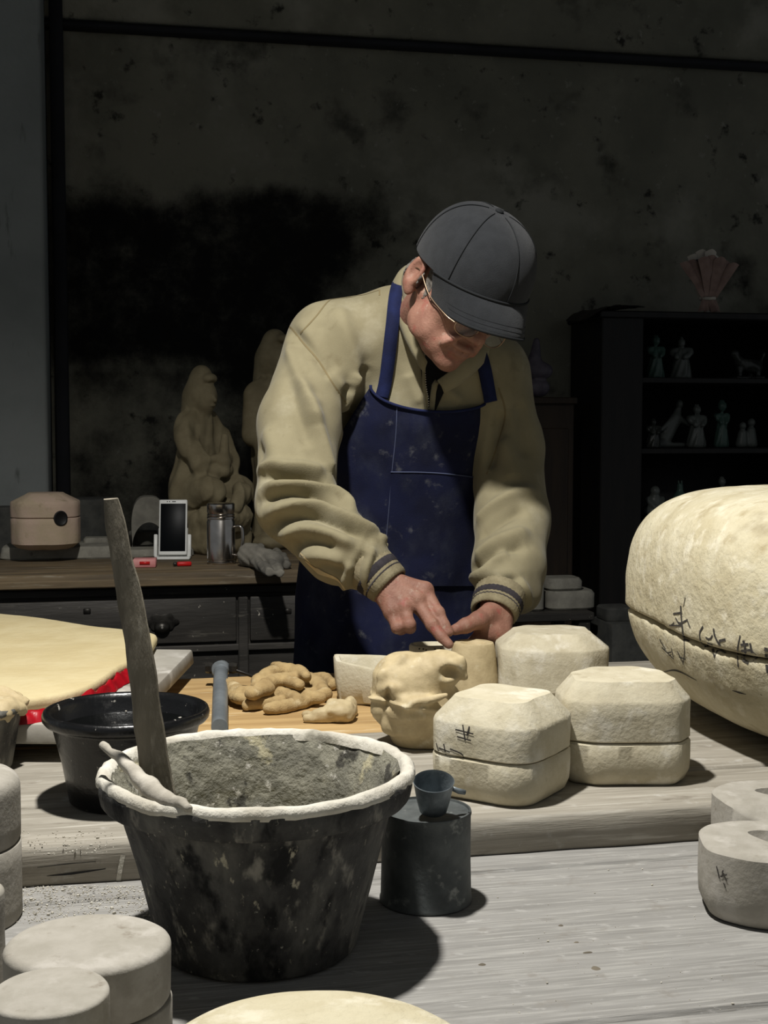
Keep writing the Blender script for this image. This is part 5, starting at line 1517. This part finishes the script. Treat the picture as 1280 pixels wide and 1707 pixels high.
FOLDS = [  # (converter, polyline, amplitude in metres, width)
    (k2, [(40, 385), (120, 365), (230, 362), (330, 385)], .010, .014), (k2, [(90, 400), (180, 398), (260, 408), (345, 440)], -.017, .010),
    (k2, [(50, 455), (160, 430), (300, 440), (390, 490), (440, 550)], .012, .013), (k2, [(70, 500), (180, 468), (300, 480), (400, 545)], -.011, .010),
    (k2, [(80, 550), (200, 505), (330, 520), (440, 580), (560, 640)], .012, .014), (k2, [(100, 600), (230, 555), (350, 575), (480, 640)], -.011, .011),
    (k2, [(120, 640), (230, 600), (340, 615), (450, 670)], .009, .014), (k2, [(160, 690), (260, 650), (370, 670)], -.008, .012),
    (k2, [(180, 730), (290, 700), (400, 730)], .006, .014), (k2, [(240, 780), (330, 740), (410, 770)], -.005, .012),
    (k2, [(520, 640), (560, 650), (590, 690)], .008, .010), (k2, [(480, 680), (440, 760), (450, 840)], -.007, .008), (k2, [(510, 660), (480, 740), (470, 840)], .007, .009), (k2, [(430, 720), (400, 790), (400, 850)], .006, .010),
    (k2, [(235, 0), (270, 140), (320, 300), (345, 400)], .010, .018), (k2, [(195, 30), (225, 160), (270, 300)], -.006, .018),
    (k2, [(330, 0), (390, 70), (415, 120)], .006, .016), (k2, [(412, 40), (410, 140), (400, 240)], -.014, .016),
    (k2, [(100, 200), (130, 300), (150, 370)], .005, .02), (k2, [(60, 260), (90, 330)], -.004, .014),
    (k1, [(185, 565), (235, 610), (300, 690), (360, 780), (410, 860)], -.006, .012), (k1, [(170, 600), (215, 690), (260, 830), (290, 950)], .008, .018), (k1, [(200, 590), (240, 720), (290, 860)], -.007, .014),
    (k1, [(375, 470), (395, 560), (440, 700), (445, 800)], .007, .022), (k1, [(470, 700), (450, 800), (420, 920)], -.010, .016), (k1, [(440, 730), (430, 800), (405, 900)], .008, .013), (k1, [(300, 520), (320, 640), (360, 740)], -.004, .02),
    (k2, [(900, 590), (960, 520), (1040, 470), (1130, 450)], .010, .016), (k2, [(905, 640), (990, 570), (1090, 520)], -.008, .014), (k2, [(890, 720), (980, 650), (1110, 600)], .008, .016), (k2, [(870, 770), (960, 700), (1100, 660)], -.008, .013),
    (k2, [(860, 800), (940, 760), (990, 700), (1030, 690)], .009, .012), (k2, [(880, 830), (970, 800), (1080, 790)], -.008, .012), (k2, [(980, 770), (1000, 830), (1060, 880)], .006, .010), (k2, [(1060, 780), (1090, 840), (1100, 900)], .006, .012),
    (k2, [(985, 240), (1030, 330), (1040, 420)], .006, .02), (k2, [(1000, 140), (970, 260), (945, 380)], -.010, .014), (k2, [(1060, 100), (1080, 220), (1090, 340)], -.005, .02),
    (k2, [(640, 0), (660, 60), (690, 130)], .004, .014), (k2, [(740, 40), (800, 80), (850, 120)], .005, .014)]
disp = np.zeros(len(V))
for cv, pl, amp, wd in FOLDS:
    pp = smooth_path([np.array([*cv(*q), 0]) for q in pl], 18)
    pts = [h[0] for h in (hit(tree, q[0], q[1]) for q in pp) if h is not None]
    if len(pts) < 2: continue
    pts = np.array(pts)
    lo, hi = pts.min(0) - wd * 3, pts.max(0) + wd * 3
    m = np.nonzero(((V > lo) & (V < hi)).all(1))[0]
    dmin = np.full(len(m), 9.0); tt = np.zeros(len(m))
    for i in range(len(pts) - 1):
        a, b = pts[i], pts[i + 1]; d_ = b - a
        if np.linalg.norm(d_) > .06: continue
        t_ = np.clip(((V[m] - a) @ d_) / (d_ @ d_ + 1e-12), 0, 1)
        dd = np.linalg.norm(V[m] - a - t_[:, None] * d_, axis=1)
        up_ = dd < dmin; dmin = np.where(up_, dd, dmin); tt = np.where(up_, (i + t_) / (len(pts) - 1), tt)
    disp[m] += 1.55 * amp * np.exp(-(dmin / (wd * .85)) ** 2) * np.clip(np.sin(np.clip(tt, .03, .97) * math.pi) * 2.2, 0, 1)
disp += fbm(V, 11, 41, 3) * .0035 + fbm(V * np.array([1, 1, .5]), 30, 44, 2) * .0012
V = V + Nn * disp[:, None]
jk = mesh('jacket', V, Q, 'jacket', person)
jt = BVHTree.FromPolygons([Vector(v) for v in V], [tuple(int(i) for i in f) for f in Q])
# seams stitched on the jacket
for cv, pl in ((k1, [(165, 565), (190, 560), (240, 620), (300, 690), (350, 770), (405, 850)]), (k1, [(230, 585), (290, 520), (340, 460), (400, 438), (460, 440), (530, 420)]), (k1, [(530, 375), (532, 440)]), (k2, [(985, 60), (1010, 160), (980, 280), (940, 390)])):
    r = stroke(jt, [cv(*q) for q in pl], .0032, .0006)
    if r is not None: mesh('jacket_seam', r[0], r[1], 'jacket_seam', jk)
# dark clay smear on the forearm
for pl, w in (([(250, 720), (300, 760), (370, 790), (400, 830)], [.002, .010, .006, .002]), ([(230, 690), (270, 730)], [.002, .005, .001])):
    r = stroke(jt, [k2(*q) for q in pl], w, .0007)
    if r is not None: mesh('clay_smear', r[0], r[1], 'clay', jk)

# black jersey in the open collar, zip and plackets
def patch(tree_, rows, off, th=.002):
    """rows of (left px, right px) pairs -> a sheet lying on the surface"""
    Vp = []; n = 9
    for (a, b) in rows:
        for s in np.linspace(0, 1, n):
            x = a[0] + (b[0] - a[0]) * s; y = a[1] + (b[1] - a[1]) * s
            h = hit(tree_, x, y, off)
            Vp.append(h[0] if h is not None else (Vp[-1] if Vp else np.zeros(3)))
    Vp = np.array(Vp); i_ = np.arange(len(Vp)).reshape(len(rows), n)
    return Vp, np.stack([i_[:-1, :-1], i_[1:, :-1], i_[1:, 1:], i_[:-1, 1:]], -1).reshape(-1, 4)
rows = [((690 + 18 * s ** .6, 560 + 130 * s), (775 - 52 * s, 575 + 115 * s)) for s in np.linspace(0, 1, 24)]
Vp, Qp = patch(jt, rows, .003)
mesh('black_jersey', Vp, Qp, 'black_cloth', person)
r = stroke(jt, [(686, 560), (697, 585), (704, 600), (706, 640), (709, 670), (713, 700)], .006, .0045, th=.003)
if r is not None:
    zp_ = mesh('zip_tape', r[0], r[1], 'jacket', person)
    for k in range(26):
        s = k / 25.0
        x = np.interp(s, [0, .3, 1], [705.5, 708, 714]); y = 596 + 100 * s
        h = hit(jt, x, y, .0065)
        if h is not None:
            V_, F_ = box(h[0], (.0032, .002, .0018), 0, .0003); mesh('zip_tooth', V_, F_, 'steel', zp_)
rows = [((655 + 44 * s, 480 + 118 * s), (680 + 22 * s, 462 + 134 * s)) for s in np.linspace(0, 1, 16)]

# body: head, neck, trunk, arms, hands, legs as one continuous surface
yawh, pit, roll = math.radians(30), math.radians(38), math.radians(18)
Fh = np.array([math.sin(yawh) * math.cos(pit), -math.cos(yawh) * math.cos(pit), -math.sin(pit)])
Xh = np.array([-math.cos(yawh), -math.sin(yawh), 0.0])
Zh = np.cross(Xh, Fh)
Xh, Zh = Xh * math.cos(roll) + Zh * math.sin(roll), Zh * math.cos(roll) - Xh * math.sin(roll)
RH = np.stack([Xh, Fh, Zh], 1)
HC = P(766, 483, 2.27)
def hw_(v): return HC + RH @ np.asarray(v, float)
def head(q):
    d = el(q, (0, -.012, .030), (.073, .096, .088))
    d = smin(d, el(q, (0, .030, -.030), (.062, .064, .080)), .02)
    d = smin(d, el(q, (0, .052, -.082), (.046, .042, .034)), .025)
    d = smin(d, el(q, (0, .083, -.100), (.020, .018, .016)), .018)
    for s in (1, -1):
        d = smin(d, el(q, (s * .043, .056, -.024), (.020, .020, .018)), .018)
        d = smin(d, el(q, (s * .052, .022, -.072), (.014, .034, .026)), .02)
        d = smin(d, rc(q, (s * .012, .092, .024), (s * .040, .076, .020), .010, .005), .012)
        d = smax(d, -el(q, (s * .031, .100, .004), (.017, .016, .012)), .010)
        d = smin(d, el(q, (s * .031, .077, .002), (.015, .014, .012)), .003)
        d = smin(d, rc(q, (s * .024, .100, -.040), (s * .036, .086, -.066), .005, .006), .012)
        # ear
        e = el(q, (s * .081, -.030, -.014), (.0085, .021, .033))
        e = smax(e, -el(q, (s * .090, -.026, -.010), (.0105, .012, .021)), .003)
        e = smin(e, el(q, (s * .078, -.020, -.043), (.007, .010, .011)), .006)
        d = smin(d, e, .005)
    d = smin(d, rc(q, (0, .092, .012), (0, .112, -.028), .0085, .0125), .008)
    for s in (1, -1): d = smin(d, el(q, (s * .012, .103, -.033), (.009, .011, .008)), .005)
    d = smin(d, el(q, (0, .094, -.060), (.026, .012, .007)), .006)
    d = smin(d, el(q, (0, .092, -.073), (.022, .011, .007)), .006)
    d = smax(d, -el(q, (0, .107, -.0665), (.026, .008, .0018)), .003)
    for s in (1, -1):
        d = smax(d, -rc(q, (s * .020, .110, -.036), (s * .034, .098, -.068), .0022, .0022), .005)
    d = d + fbm(q, 60, 3, 2) * .0009
    return d
# right hand (on the viewer's left): index and middle stretched, the others folded
hr = lambda x, y, d: P(x, y, d)
RW_ = hr(636, 970, 2.182)
RK = {'i': hr(709, 985, 2.165), 'm': hr(696, 1002, 2.150), 'r': hr(674, 1015, 2.142), 'p': hr(652, 1021, 2.142)}
RFING = {
    'i': ([RK['i'], hr(731, 1022, 2.135), hr(741, 1042, 2.122), hr(748, 1054, 2.116)], [.0118, .0098, .0090, .0078]),
    'm': ([RK['m'], hr(720, 1042, 2.118), hr(736, 1062, 2.103), hr(748, 1074, 2.097)], [.0120, .0102, .0092, .0080]),
    'r': ([RK['r'], hr(682, 1042, 2.118), hr(684, 1047, 2.140), hr(680, 1036, 2.158)], [.0115, .0105, .0095, .0085]),
    'p': ([RK['p'], hr(662, 1047, 2.122), hr(668, 1050, 2.142), hr(666, 1040, 2.158)], [.0108, .0096, .0088, .0080])}
def hand_r(p):
    d = rc(p, RW_ + (RW_ - hr(690, 1000, 2.155)) * .9, RW_, .028, .026)
    for k, r0, r1 in (('i', .021, .0150), ('m', .023, .0150), ('r', .023, .0145), ('p', .021, .0135)):
        d = smin(d, rc(p, RW_ + (RK[k] - RW_) * .15, RK[k], r0, r1), .014)
    for k in 'imrp':
        pts, rad = RFING[k]
        f = chain(p, pts, rad, .003)
        f = smin(f, np.linalg.norm(p - pts[1] - np.array([0, -.002, .002]), axis=1) - rad[1] * 1.04, .004)
        d = smin(d, f, .005)
        d = smin(d, np.linalg.norm(p - pts[0] - np.array([0, -.004, .005]), axis=1) - .0095, .008)
        for t_ in (.12, .30):                       # tendons
            pass
        d = smin(d, rc(p, RW_ + np.array([0, -.016, .018]), pts[0] + np.array([0, -.006, .006]), .004, .0055), .010)
    th = chain(p, [hr(668, 985, 2.205), hr(700, 1010, 2.195), hr(722, 1042, 2.165), hr(735, 1062, 2.140)], [.018, .0145, .0115, .0095], .006)
    return smin(d, th, .010)
# left hand (on the viewer's right): thumb on the mould, fingers around its far side
hl = lambda x, y, d: P(x, y, d)
LW_ = hl(832, 1010, 2.240)
LFING = [
    ([hl(806, 1050, 2.188), hl(792, 1068, 2.186), hl(776, 1080, 2.176), hl(766, 1086, 2.166)], [.0120, .0105, .0095, .0085]),
    ([hl(816, 1056, 2.186), hl(806, 1082, 2.190), hl(790, 1096, 2.182), hl(778, 1102, 2.172)], [.0122, .0108, .0096, .0086]),
    ([hl(828, 1058, 2.190), hl(818, 1090, 2.192), hl(802, 1108, 2.184), hl(790, 1114, 2.174)], [.0118, .0104, .0094, .0084]),
    ([hl(838, 1056, 2.200), hl(830, 1090, 2.202), hl(816, 1112, 2.192), hl(806, 1118, 2.182)], [.0108, .0094, .0086, .0078])]
def hand_l(p):
    d = rc(p, LW_ + np.array([.008, .05, .05]), LW_, .028, .027)
    for pts, rad in LFING:
        d = smin(d, rc(p, LW_ + (pts[0] - LW_) * .12, pts[0], .021, .0150), .014)
        d = smin(d, chain(p, pts, rad, .003), .005)
        d = smin(d, np.linalg.norm(p - pts[0] - np.array([0, -.004, .005]), axis=1) - .0095, .008)
    th = chain(p, [hl(818, 1022, 2.205), hl(797, 1034, 2.168), hl(776, 1043, 2.146), hl(758, 1050, 2.132)], [.019, .0150, .0125, .0092], .006)
    d = smin(d, th, .010)
    return d
def body(p):
    q = (p - HC) @ RH
    d = head(q)
    nb = np.array([.060, 2.455, 1.475])
    d = smin(d, rc(p, hw_((0, -.030, -.045)), nb, .046, .058), .025)
    for s in (1, -1): d = smin(d, rc(p, hw_((s * .055, -.012, -.035)), nb + np.array([-s * .01, -.05, .0]), .010, .010), .016)
    tr_ = smax(smax(torso(p, -.022), p[:, 2] - 1.50, .02), .80 - p[:, 2], .02)
    d = smin(d, tr_, .02)
    for a, b, c_, h_ in ((SR, ER, WR, hand_r), (SL, EL, WL, hand_l)):
        d = smin(d, rc(p, a, b, .034, .032), .02)
        d = smin(d, rc(p, b, c_, .036, .026), .012)
    d = smin(d, hand_r(p), .008); d = smin(d, hand_l(p), .008)
    for s in (1, -1):
        d = smin(d, rc(p, (.012 + s * .085, 2.64, .84), (.012 + s * .09, 2.63, .46), .085, .055), .03)
        d = smin(d, rc(p, (.012 + s * .09, 2.63, .46), (.012 + s * .10, 2.66, .09), .052, .035), .03)
        d = smin(d, rc(p, (.012 + s * .10, 2.67, .06), (.012 + s * .115, 2.52, .045), .035, .030), .02)
    return d
def body_mesh():
    return snet(body, (-.27, 2.05, .012), (.38, 2.80, 1.70), .0030, 6)
V, Q = body_mesh()
skin = mesh('body', V, Q, 'skin', person)
bt = BVHTree.FromPolygons([Vector(v) for v in V], [tuple(int(i) for i in f) for f in Q])
# grey hair at the temple and over the nape
def hair_f(p):
    q = (p - HC) @ RH
    d = head(q) - .0022 + fbm(q, 170, 5, 2) * .0022
    band = np.minimum(1, 1)
    side = el(np.stack([np.abs(q[:, 0]), q[:, 1], q[:, 2]], 1), (.070, .000, -.012), (.02, .014, .036))
    back = smax(q[:, 1] + .045, q[:, 2] - .04, .01)
    back = smax(back, -.055 - q[:, 2], .01)
    return smax(d, smin(side, back, .004), .003)
V, Q = snet(hair_f, HC - .14, HC + .14, .0035)
mesh('hair', V, Q, 'hair', person)
# spectacles
gl = thing('glasses', tuple(ORG[person])) if False else None
parts = []
for s in (1, -1):
    an = np.linspace(0, 2 * math.pi, 40, endpoint=False)
    ring = np.array([hw_((s * .034 + .0235 * math.copysign(abs(math.cos(a)) ** .8, math.cos(a)), .112 - .006 * abs(math.cos(a)) * 0 - (s * .034 + .0235 * math.cos(a)) ** 2 * 2.0, -.018 + .0165 * math.copysign(abs(math.sin(a)) ** .8, math.sin(a)))) for a in an])
    parts.append(tube(ring, .0011, 8, closed=True))
    tp = [hw_(v) for v in ((s * .0575, .105, -.020), (s * .068, .082, -.022), (s * .0765, .03, -.020), (s * .0815, -.020, -.004), (s * .082, -.040, -.012))]
    parts.append(tube(smooth_path(tp, 26), .0011, 8))
    parts.append(tube(smooth_path([hw_((s * .010, .112, -.016)), hw_((s * .009, .106, -.022)), hw_((s * .010, .102, -.026))], 8), .0010, 6))
parts.append(tube(smooth_path([hw_((-.0115, .1125, -.014)), hw_((0, .1170, -.009)), hw_((.0115, .1125, -.014))], 12), .0012, 8))
V, Fc = join(parts)
gls = mesh('glasses', V, Fc, 'wire', person)
for s in (1, -1):
    g = [hw_((s * .034 + .0225 * r * math.cos(a), .1115 - (s * .034 + .0225 * r * math.cos(a)) ** 2 * 2.0, -.018 + .0155 * r * math.sin(a))) for r in (1, .5) for a in np.linspace(0, 2 * math.pi, 28, endpoint=False)]
    V, Fc = stack([np.array(g[:28]), np.array(g[28:])], False, True)
    mesh('lens', V, Fc, 'lens', gls)

# ---- cap
CC = np.array([-.012, -.004, .048]); CR = np.array([.1005, .119, .114])
tc_ = math.radians(4); rl_ = math.radians(-12)
RC = RH @ np.array([[math.cos(rl_), 0, -math.sin(rl_)], [0, 1, 0], [math.sin(rl_), 0, math.cos(rl_)]]) @ np.array([[1, 0, 0], [0, math.cos(tc_), -math.sin(tc_)], [0, math.sin(tc_), math.cos(tc_)]])
def cw(v): return HC + RC @ np.asarray(v, float)
def dome(lat, lon, off=0.0, bulge=True):
    # lat 0 at the rim .. 1 at the top ; lon measured from the brim
    a = lat * math.pi / 2
    cz = math.sin(a) ** .95; cr = math.cos(a) ** .78
    fr = 1.0 + (.035 * math.cos(lon) * math.sin(2 * a) if bulge else 0)
    return CC + np.array([math.sin(lon) * cr * (CR[0] + off), math.cos(lon) * cr * fr * (CR[1] + off), cz * (CR[2] + off) - .012])
rings = []
NL = 84
for i in range(26):
    lat = i / 25 * .985
    ring = []
    for k in range(NL):
        lon = 2 * math.pi * k / NL
        crease = -.0010 * math.exp(-((((lon / (math.pi / 3)) + .5) % 1 - .5) / .05) ** 2)
        ring.append(cw(dome(lat, lon, crease)))
    rings.append(np.array(ring))
V, Fc = stack(rings, False, True)
inner = [np.array([cw(dome(i / 10 * .98, 2 * math.pi * k / NL, -.003)) for k in range(NL)]) for i in range(11)]
V2, F2 = stack(inner, False, True)
V, Fc = join([(V, Fc), (V2, F2)])
capo = thing('cap_placeholder', (0, 0, 0)) if False else None
crown = mesh('cap', V, Fc, 'cap', person)
for k in range(6):
    lon = math.pi / 3 * k
    for dl in (0.0,):
        pts = [cw(dome(l, lon + dl, .0004)) for l in np.linspace(.0, .93, 30)]
        V, Fc = tube(pts, .0008, 6); mesh('cap_seam', V, Fc, 'cap_seam', crown)
V, Fc = lathe([(0, 0), (.0075, 0), (.0075, .002), (.005, .0045), (0, .005)], (0, 0, 0), 20)
V = (V @ RC.T) + cw(dome(1, 0, .0)); mesh('cap_button', V, Fc, 'cap_seam', crown)
# brim
nb_, mb = 49, 14
def brim(s, t, z):
    lon = s * math.radians(76)
    b = dome(0.0, lon, .001)
    L = .042 * math.cos(s * math.pi / 2) ** .42
    x = b[0] * (1 - .20 * t * abs(s) ** 2); y = b[1] + L * t
    zz = b[2] - .025 * t - .020 * (x / .09) ** 2 * (.25 + .75 * t) - .012 * t * t
    return cw((x, y, zz + z))
top_ = np.array([brim(-1 + 2 * i / (nb_ - 1), j / (mb - 1), .0022) for i in range(nb_) for j in range(mb)])
bot_ = np.array([brim(-1 + 2 * i / (nb_ - 1), j / (mb - 1), -.0022) for i in range(nb_) for j in range(mb)])
i_ = np.arange(nb_ * mb).reshape(nb_, mb)
q1_ = np.stack([i_[:-1, :-1], i_[1:, :-1], i_[1:, 1:], i_[:-1, 1:]], -1).reshape(-1, 4)
o_ = nb_ * mb
ed = [(i_[k, -1], i_[k + 1, -1], i_[k + 1, -1] + o_, i_[k, -1] + o_) for k in range(nb_ - 1)]
V = np.concatenate([top_, bot_]); Fc = [tuple(f) for f in q1_] + [tuple(f[::-1] + o_) for f in q1_] + [tuple(int(x) for x in f) for f in ed]
bm_ = mesh('brim', V, Fc, 'cap', crown, sharp=50)
V, Fc = tube([brim(-1 + 2 * k / 60, .0, .004) for k in range(61)], .0022, 8); mesh('brim_piping', V, Fc, 'cap_seam', crown)
V, Fc = tube([brim(-1 + 2 * k / 60, 1.0, .0) for k in range(61)], .0026, 8); mesh('brim_edge', V, Fc, 'cap_seam', crown)
for tt_ in (.72, .86):
    V, Fc = tube([brim(-.97 + 1.94 * k / 60, tt_, .0024) for k in range(61)], .0004, 5); mesh('brim_stitch', V, Fc, 'cap_seam', crown)

# ---- collar, standing around the neck
def collar(lower, upper, nm, mat, th=.004, seed=0):
    lo_ = smooth_path([P(*q) for q in lower], 50); up_ = smooth_path([P(*q) for q in upper], 50)
    rings = []
    for k in range(50):
        a, b = lo_[k], up_[k]
        tg = lo_[min(49, k + 1)] - lo_[max(0, k - 1)]
        n = np.cross(b - a, tg); n /= np.linalg.norm(n) + 1e-9
        if n[1] > 0: n = -n
        m = a + (b - a) * .5 + n * .003
        rings.append(np.array([a + n * .001, m + n * th * .5, b + n * th * .4, b + (b - a) * .04, b - n * th * .6, m - n * th * .6, a - n * th]))
    V, Fc = stack(rings)
    V = V + fbm(V, 40, seed)[:, None] * .0016
    return mesh(nm, V, Fc, mat, person)
collar([(700, 448, 2.52), (672, 452, 2.47), (652, 478, 2.425), (658, 520, 2.385), (674, 566, 2.352), (696, 606, 2.335), (708, 622, 2.335)],
       [(716, 432, 2.50), (688, 438, 2.45), (669, 462, 2.405), (675, 508, 2.365), (688, 550, 2.338), (704, 590, 2.325), (712, 604, 2.326)], 'jacket_collar', 'jacket', seed=3)
collar([(704, 440, 2.50), (680, 448, 2.45), (668, 478, 2.40), (676, 520, 2.365), (690, 562, 2.345), (706, 596, 2.338)],
       [(716, 428, 2.48), (694, 434, 2.435), (679, 458, 2.39), (684, 504, 2.352), (697, 546, 2.333), (712, 584, 2.328)], 'inner_collar', 'grey_cloth', seed=5)
collar([(845, 560, 2.50), (825, 580, 2.44), (800, 612, 2.39), (768, 640, 2.36), (742, 655, 2.345)],
       [(835, 545, 2.48), (812, 562, 2.42), (786, 590, 2.37), (752, 618, 2.345), (730, 634, 2.335)], 'jacket_collar', 'jacket', seed=7)
# right-hand placket of the open jacket front
r = stroke(jt, [(728, 636), (722, 655), (719, 675), (718, 700)], .010, .004, th=.003)
if r is not None: mesh('jacket_placket', r[0], r[1], 'jacket', jk)

# ---- cuffs
def cuff(a, b, r0, r1, name):
    d_ = (b - a) / np.linalg.norm(b - a)
    def ringat(s, off):
        q = a + (b - a) * s; r = r0 + (r1 - r0) * s + off
        e1 = np.cross(d_, [0, 0, 1.0]); e1 /= np.linalg.norm(e1); e2 = np.cross(d_, e1)
        an = np.arange(72) / 72 * 2 * math.pi
        rr = r + .0007 * np.cos(an * 36)
        return q + (np.cos(an) * rr)[:, None] * e1 + (np.sin(an) * rr * .92)[:, None] * e2
    V, Fc = stack([ringat(0, -.004), ringat(.05, .0), ringat(.3, .001), ringat(.6, .001), ringat(.9, .001), ringat(.99, -.001), ringat(1, -.004), ringat(.9, -.007), ringat(.5, -.008)], False, False)
    o = mesh(name, V, Fc, 'rib', person)
    for s0, s1, mt in ((.40, .62, 'rib_dark'), (.70, .74, 'rib_dark')):
        V, Fc = stack([ringat(s0, .0012), ringat(s0 + .02, .0021), ringat(s1 - .02, .0021), ringat(s1, .0012)], False, False)
        mesh('cuff_stripe', V, Fc, mt, o)
dR = (hr(676, 1000, 2.155) - FR); dR /= np.linalg.norm(dR)
cuff(P(608, 938, 2.196), P(651, 978, 2.176), .0475, .0395, 'cuff')
cuff(P(836, 986, 2.262), P(822, 1024, 2.222), .046, .0405, 'cuff')

# ---- apron
ZTOP, ZBOT = 1.362, 0.42
def apron_pt(a, t, off=.010):
    zt_ = 1.368 - .049 * math.sin(max(0, min(1, a)) * math.pi) ** .7
    z = zt_ + (ZBOT - zt_) * t
    pl = np.interp(-z, [-1.37, -1.25, -1.17, -1.07, -.84, -.4], [-24, -50, -66, -84, -98, -100])
    pr = np.interp(-z, [-1.37, -1.25, -1.17, -1.07, -.84, -.4], [68, 82, 92, 104, 116, 118])
    ph_ = math.radians(pl + (pr - pl) * a)
    fl = np.interp(-z, [-1.37, -1.1, -.85, -.4], [0, .002, .018, .030])
    cx = np.interp(z, TZ, TX); cy = np.interp(z, TZ, TY); rx = np.interp(z, TZ, TRX) + off + fl; ry = np.interp(z, TZ, TRY) + off + fl
    fold = .006 * math.sin(a * 9 + z * 6) * np.interp(-z, [-1.37, -1.1, -.8], [.2, .6, 1.4]) + .004 * math.sin(a * 23 - z * 11) * np.interp(-z, [-1.37, -1.0, -.8], [.3, .7, 1])
    return np.array([cx + (rx + fold) * math.sin(ph_), cy - (ry + fold) * math.cos(ph_), z])
na, nt_ = 80, 110
V = np.array([apron_pt(i / (na - 1), (j / (nt_ - 1)) ** 1.1) for i in range(na) for j in range(nt_)])
V += np.array([0, -1.0, 0]) * (fbm(V, 12, 61, 3) * .006 + .004)[:, None]
inn = V + np.array([0, .003, 0])
i_ = np.arange(na * nt_).reshape(na, nt_)
q1_ = np.stack([i_[:-1, :-1], i_[1:, :-1], i_[1:, 1:], i_[:-1, 1:]], -1).reshape(-1, 4)
Va, Fa = join([(V, q1_), (inn, q1_[:, ::-1])])
o_ = na * nt_
Fa += [(int(i_[k, 0]), int(i_[k + 1, 0]), int(i_[k + 1, 0]) + o_, int(i_[k, 0]) + o_) for k in range(na - 1)]
Fa += [(int(i_[e, k]), int(i_[e, k + 1]), int(i_[e, k + 1]) + o_, int(i_[e, k]) + o_) for e in (0, na - 1) for k in range(nt_ - 1)]
apron = mesh('apron', Va, Fa, 'apron', person)
at_ = BVHTree.FromPolygons([Vector(v) for v in Va], Fa)
# hem along the top, side seam, pocket with its edge
V, Fc = tube([apron_pt(i / 60, 0.0, .0135) + np.array([0, -.005, 0]) for i in range(61)], .0028, 8); mesh('apron_hem', V, Fc, 'strap', apron)
r = stroke(at_, [(662, 660), (660, 720), (654, 780), (648, 850), (640, 940)], .0016, .001)
if r is not None: mesh('apron_seam', r[0], r[1], 'stitch', apron)
pk = []
for j in range(24):
    t_ = j / 23.0
    y = 786 + 190 * t_
    xa, xb = 652 - 8 * t_, 812 - 10 * t_
    for i in range(24):
        s = i / 23.0
        x = xa + (xb - xa) * s
        h = hit(at_, x, y + 12 * s * (1 - t_) - 4 * math.sin(s * math.pi) * (1 - t_), .0035)
        pk.append(h[0] if h is not None else pk[-1])
i2 = np.arange(24 * 24).reshape(24, 24)
pk = np.array(pk)
mesh('apron_pocket', pk, np.stack([i2[:-1, :-1], i2[1:, :-1], i2[1:, 1:], i2[:-1, 1:]], -1).reshape(-1, 4), 'apron', apron)
V, Fc = tube(smooth_path(list(pk[:24:3]) + [pk[23]], 40), .0013, 6); mesh('pocket_edge', V, Fc, 'stitch', apron)
# straps
def strap(pxs, nm='apron_strap'):
    r = stroke(jt, pxs, .024, .004, th=.003)
    if r is not None: mesh(nm, r[0], r[1], 'strap', person)
strap([(637, 662), (642, 640), (648, 590), (654, 540), (660, 495), (668, 466), (676, 452)])
strap([(818, 670), (812, 640), (804, 605), (795, 580)])

# ---- trousers and shoes, hidden behind the bench
def trousers(p):
    d = smax(torso(p, .004), np.maximum(p[:, 2] - .98, .74 - p[:, 2]), .02)
    for s in (1, -1):
        d = smin(d, rc(p, (.012 + s * .085, 2.64, .84), (.012 + s * .09, 2.63, .46), .105, .078), .03)
        d = smin(d, rc(p, (.012 + s * .09, 2.63, .46), (.012 + s * .10, 2.66, .10), .078, .064), .03)
    return smax(d + fbm(p, 12, 3, 2) * .006, .06 - p[:, 2], .01)
V, Q = snet(trousers, (-.26, 2.42, .04), (.29, 2.82, 1.0), .009)
mesh('trousers', V, Q, 'trousers', person)
for s in (1, -1):
    def shoe(p):
        d = rc(p, (.012 + s * .10, 2.69, .045), (.012 + s * .118, 2.50, .040), .045, .042)
        return smax(smax(d, .002 - p[:, 2], .006), p[:, 2] - .085, .02)
    V, Q = snet(shoe, (.012 + s * .105 - .08, 2.42, -.004), (.012 + s * .105 + .08, 2.76, .12), .006)
    mesh('shoe', V, Q, 'shoe', person)
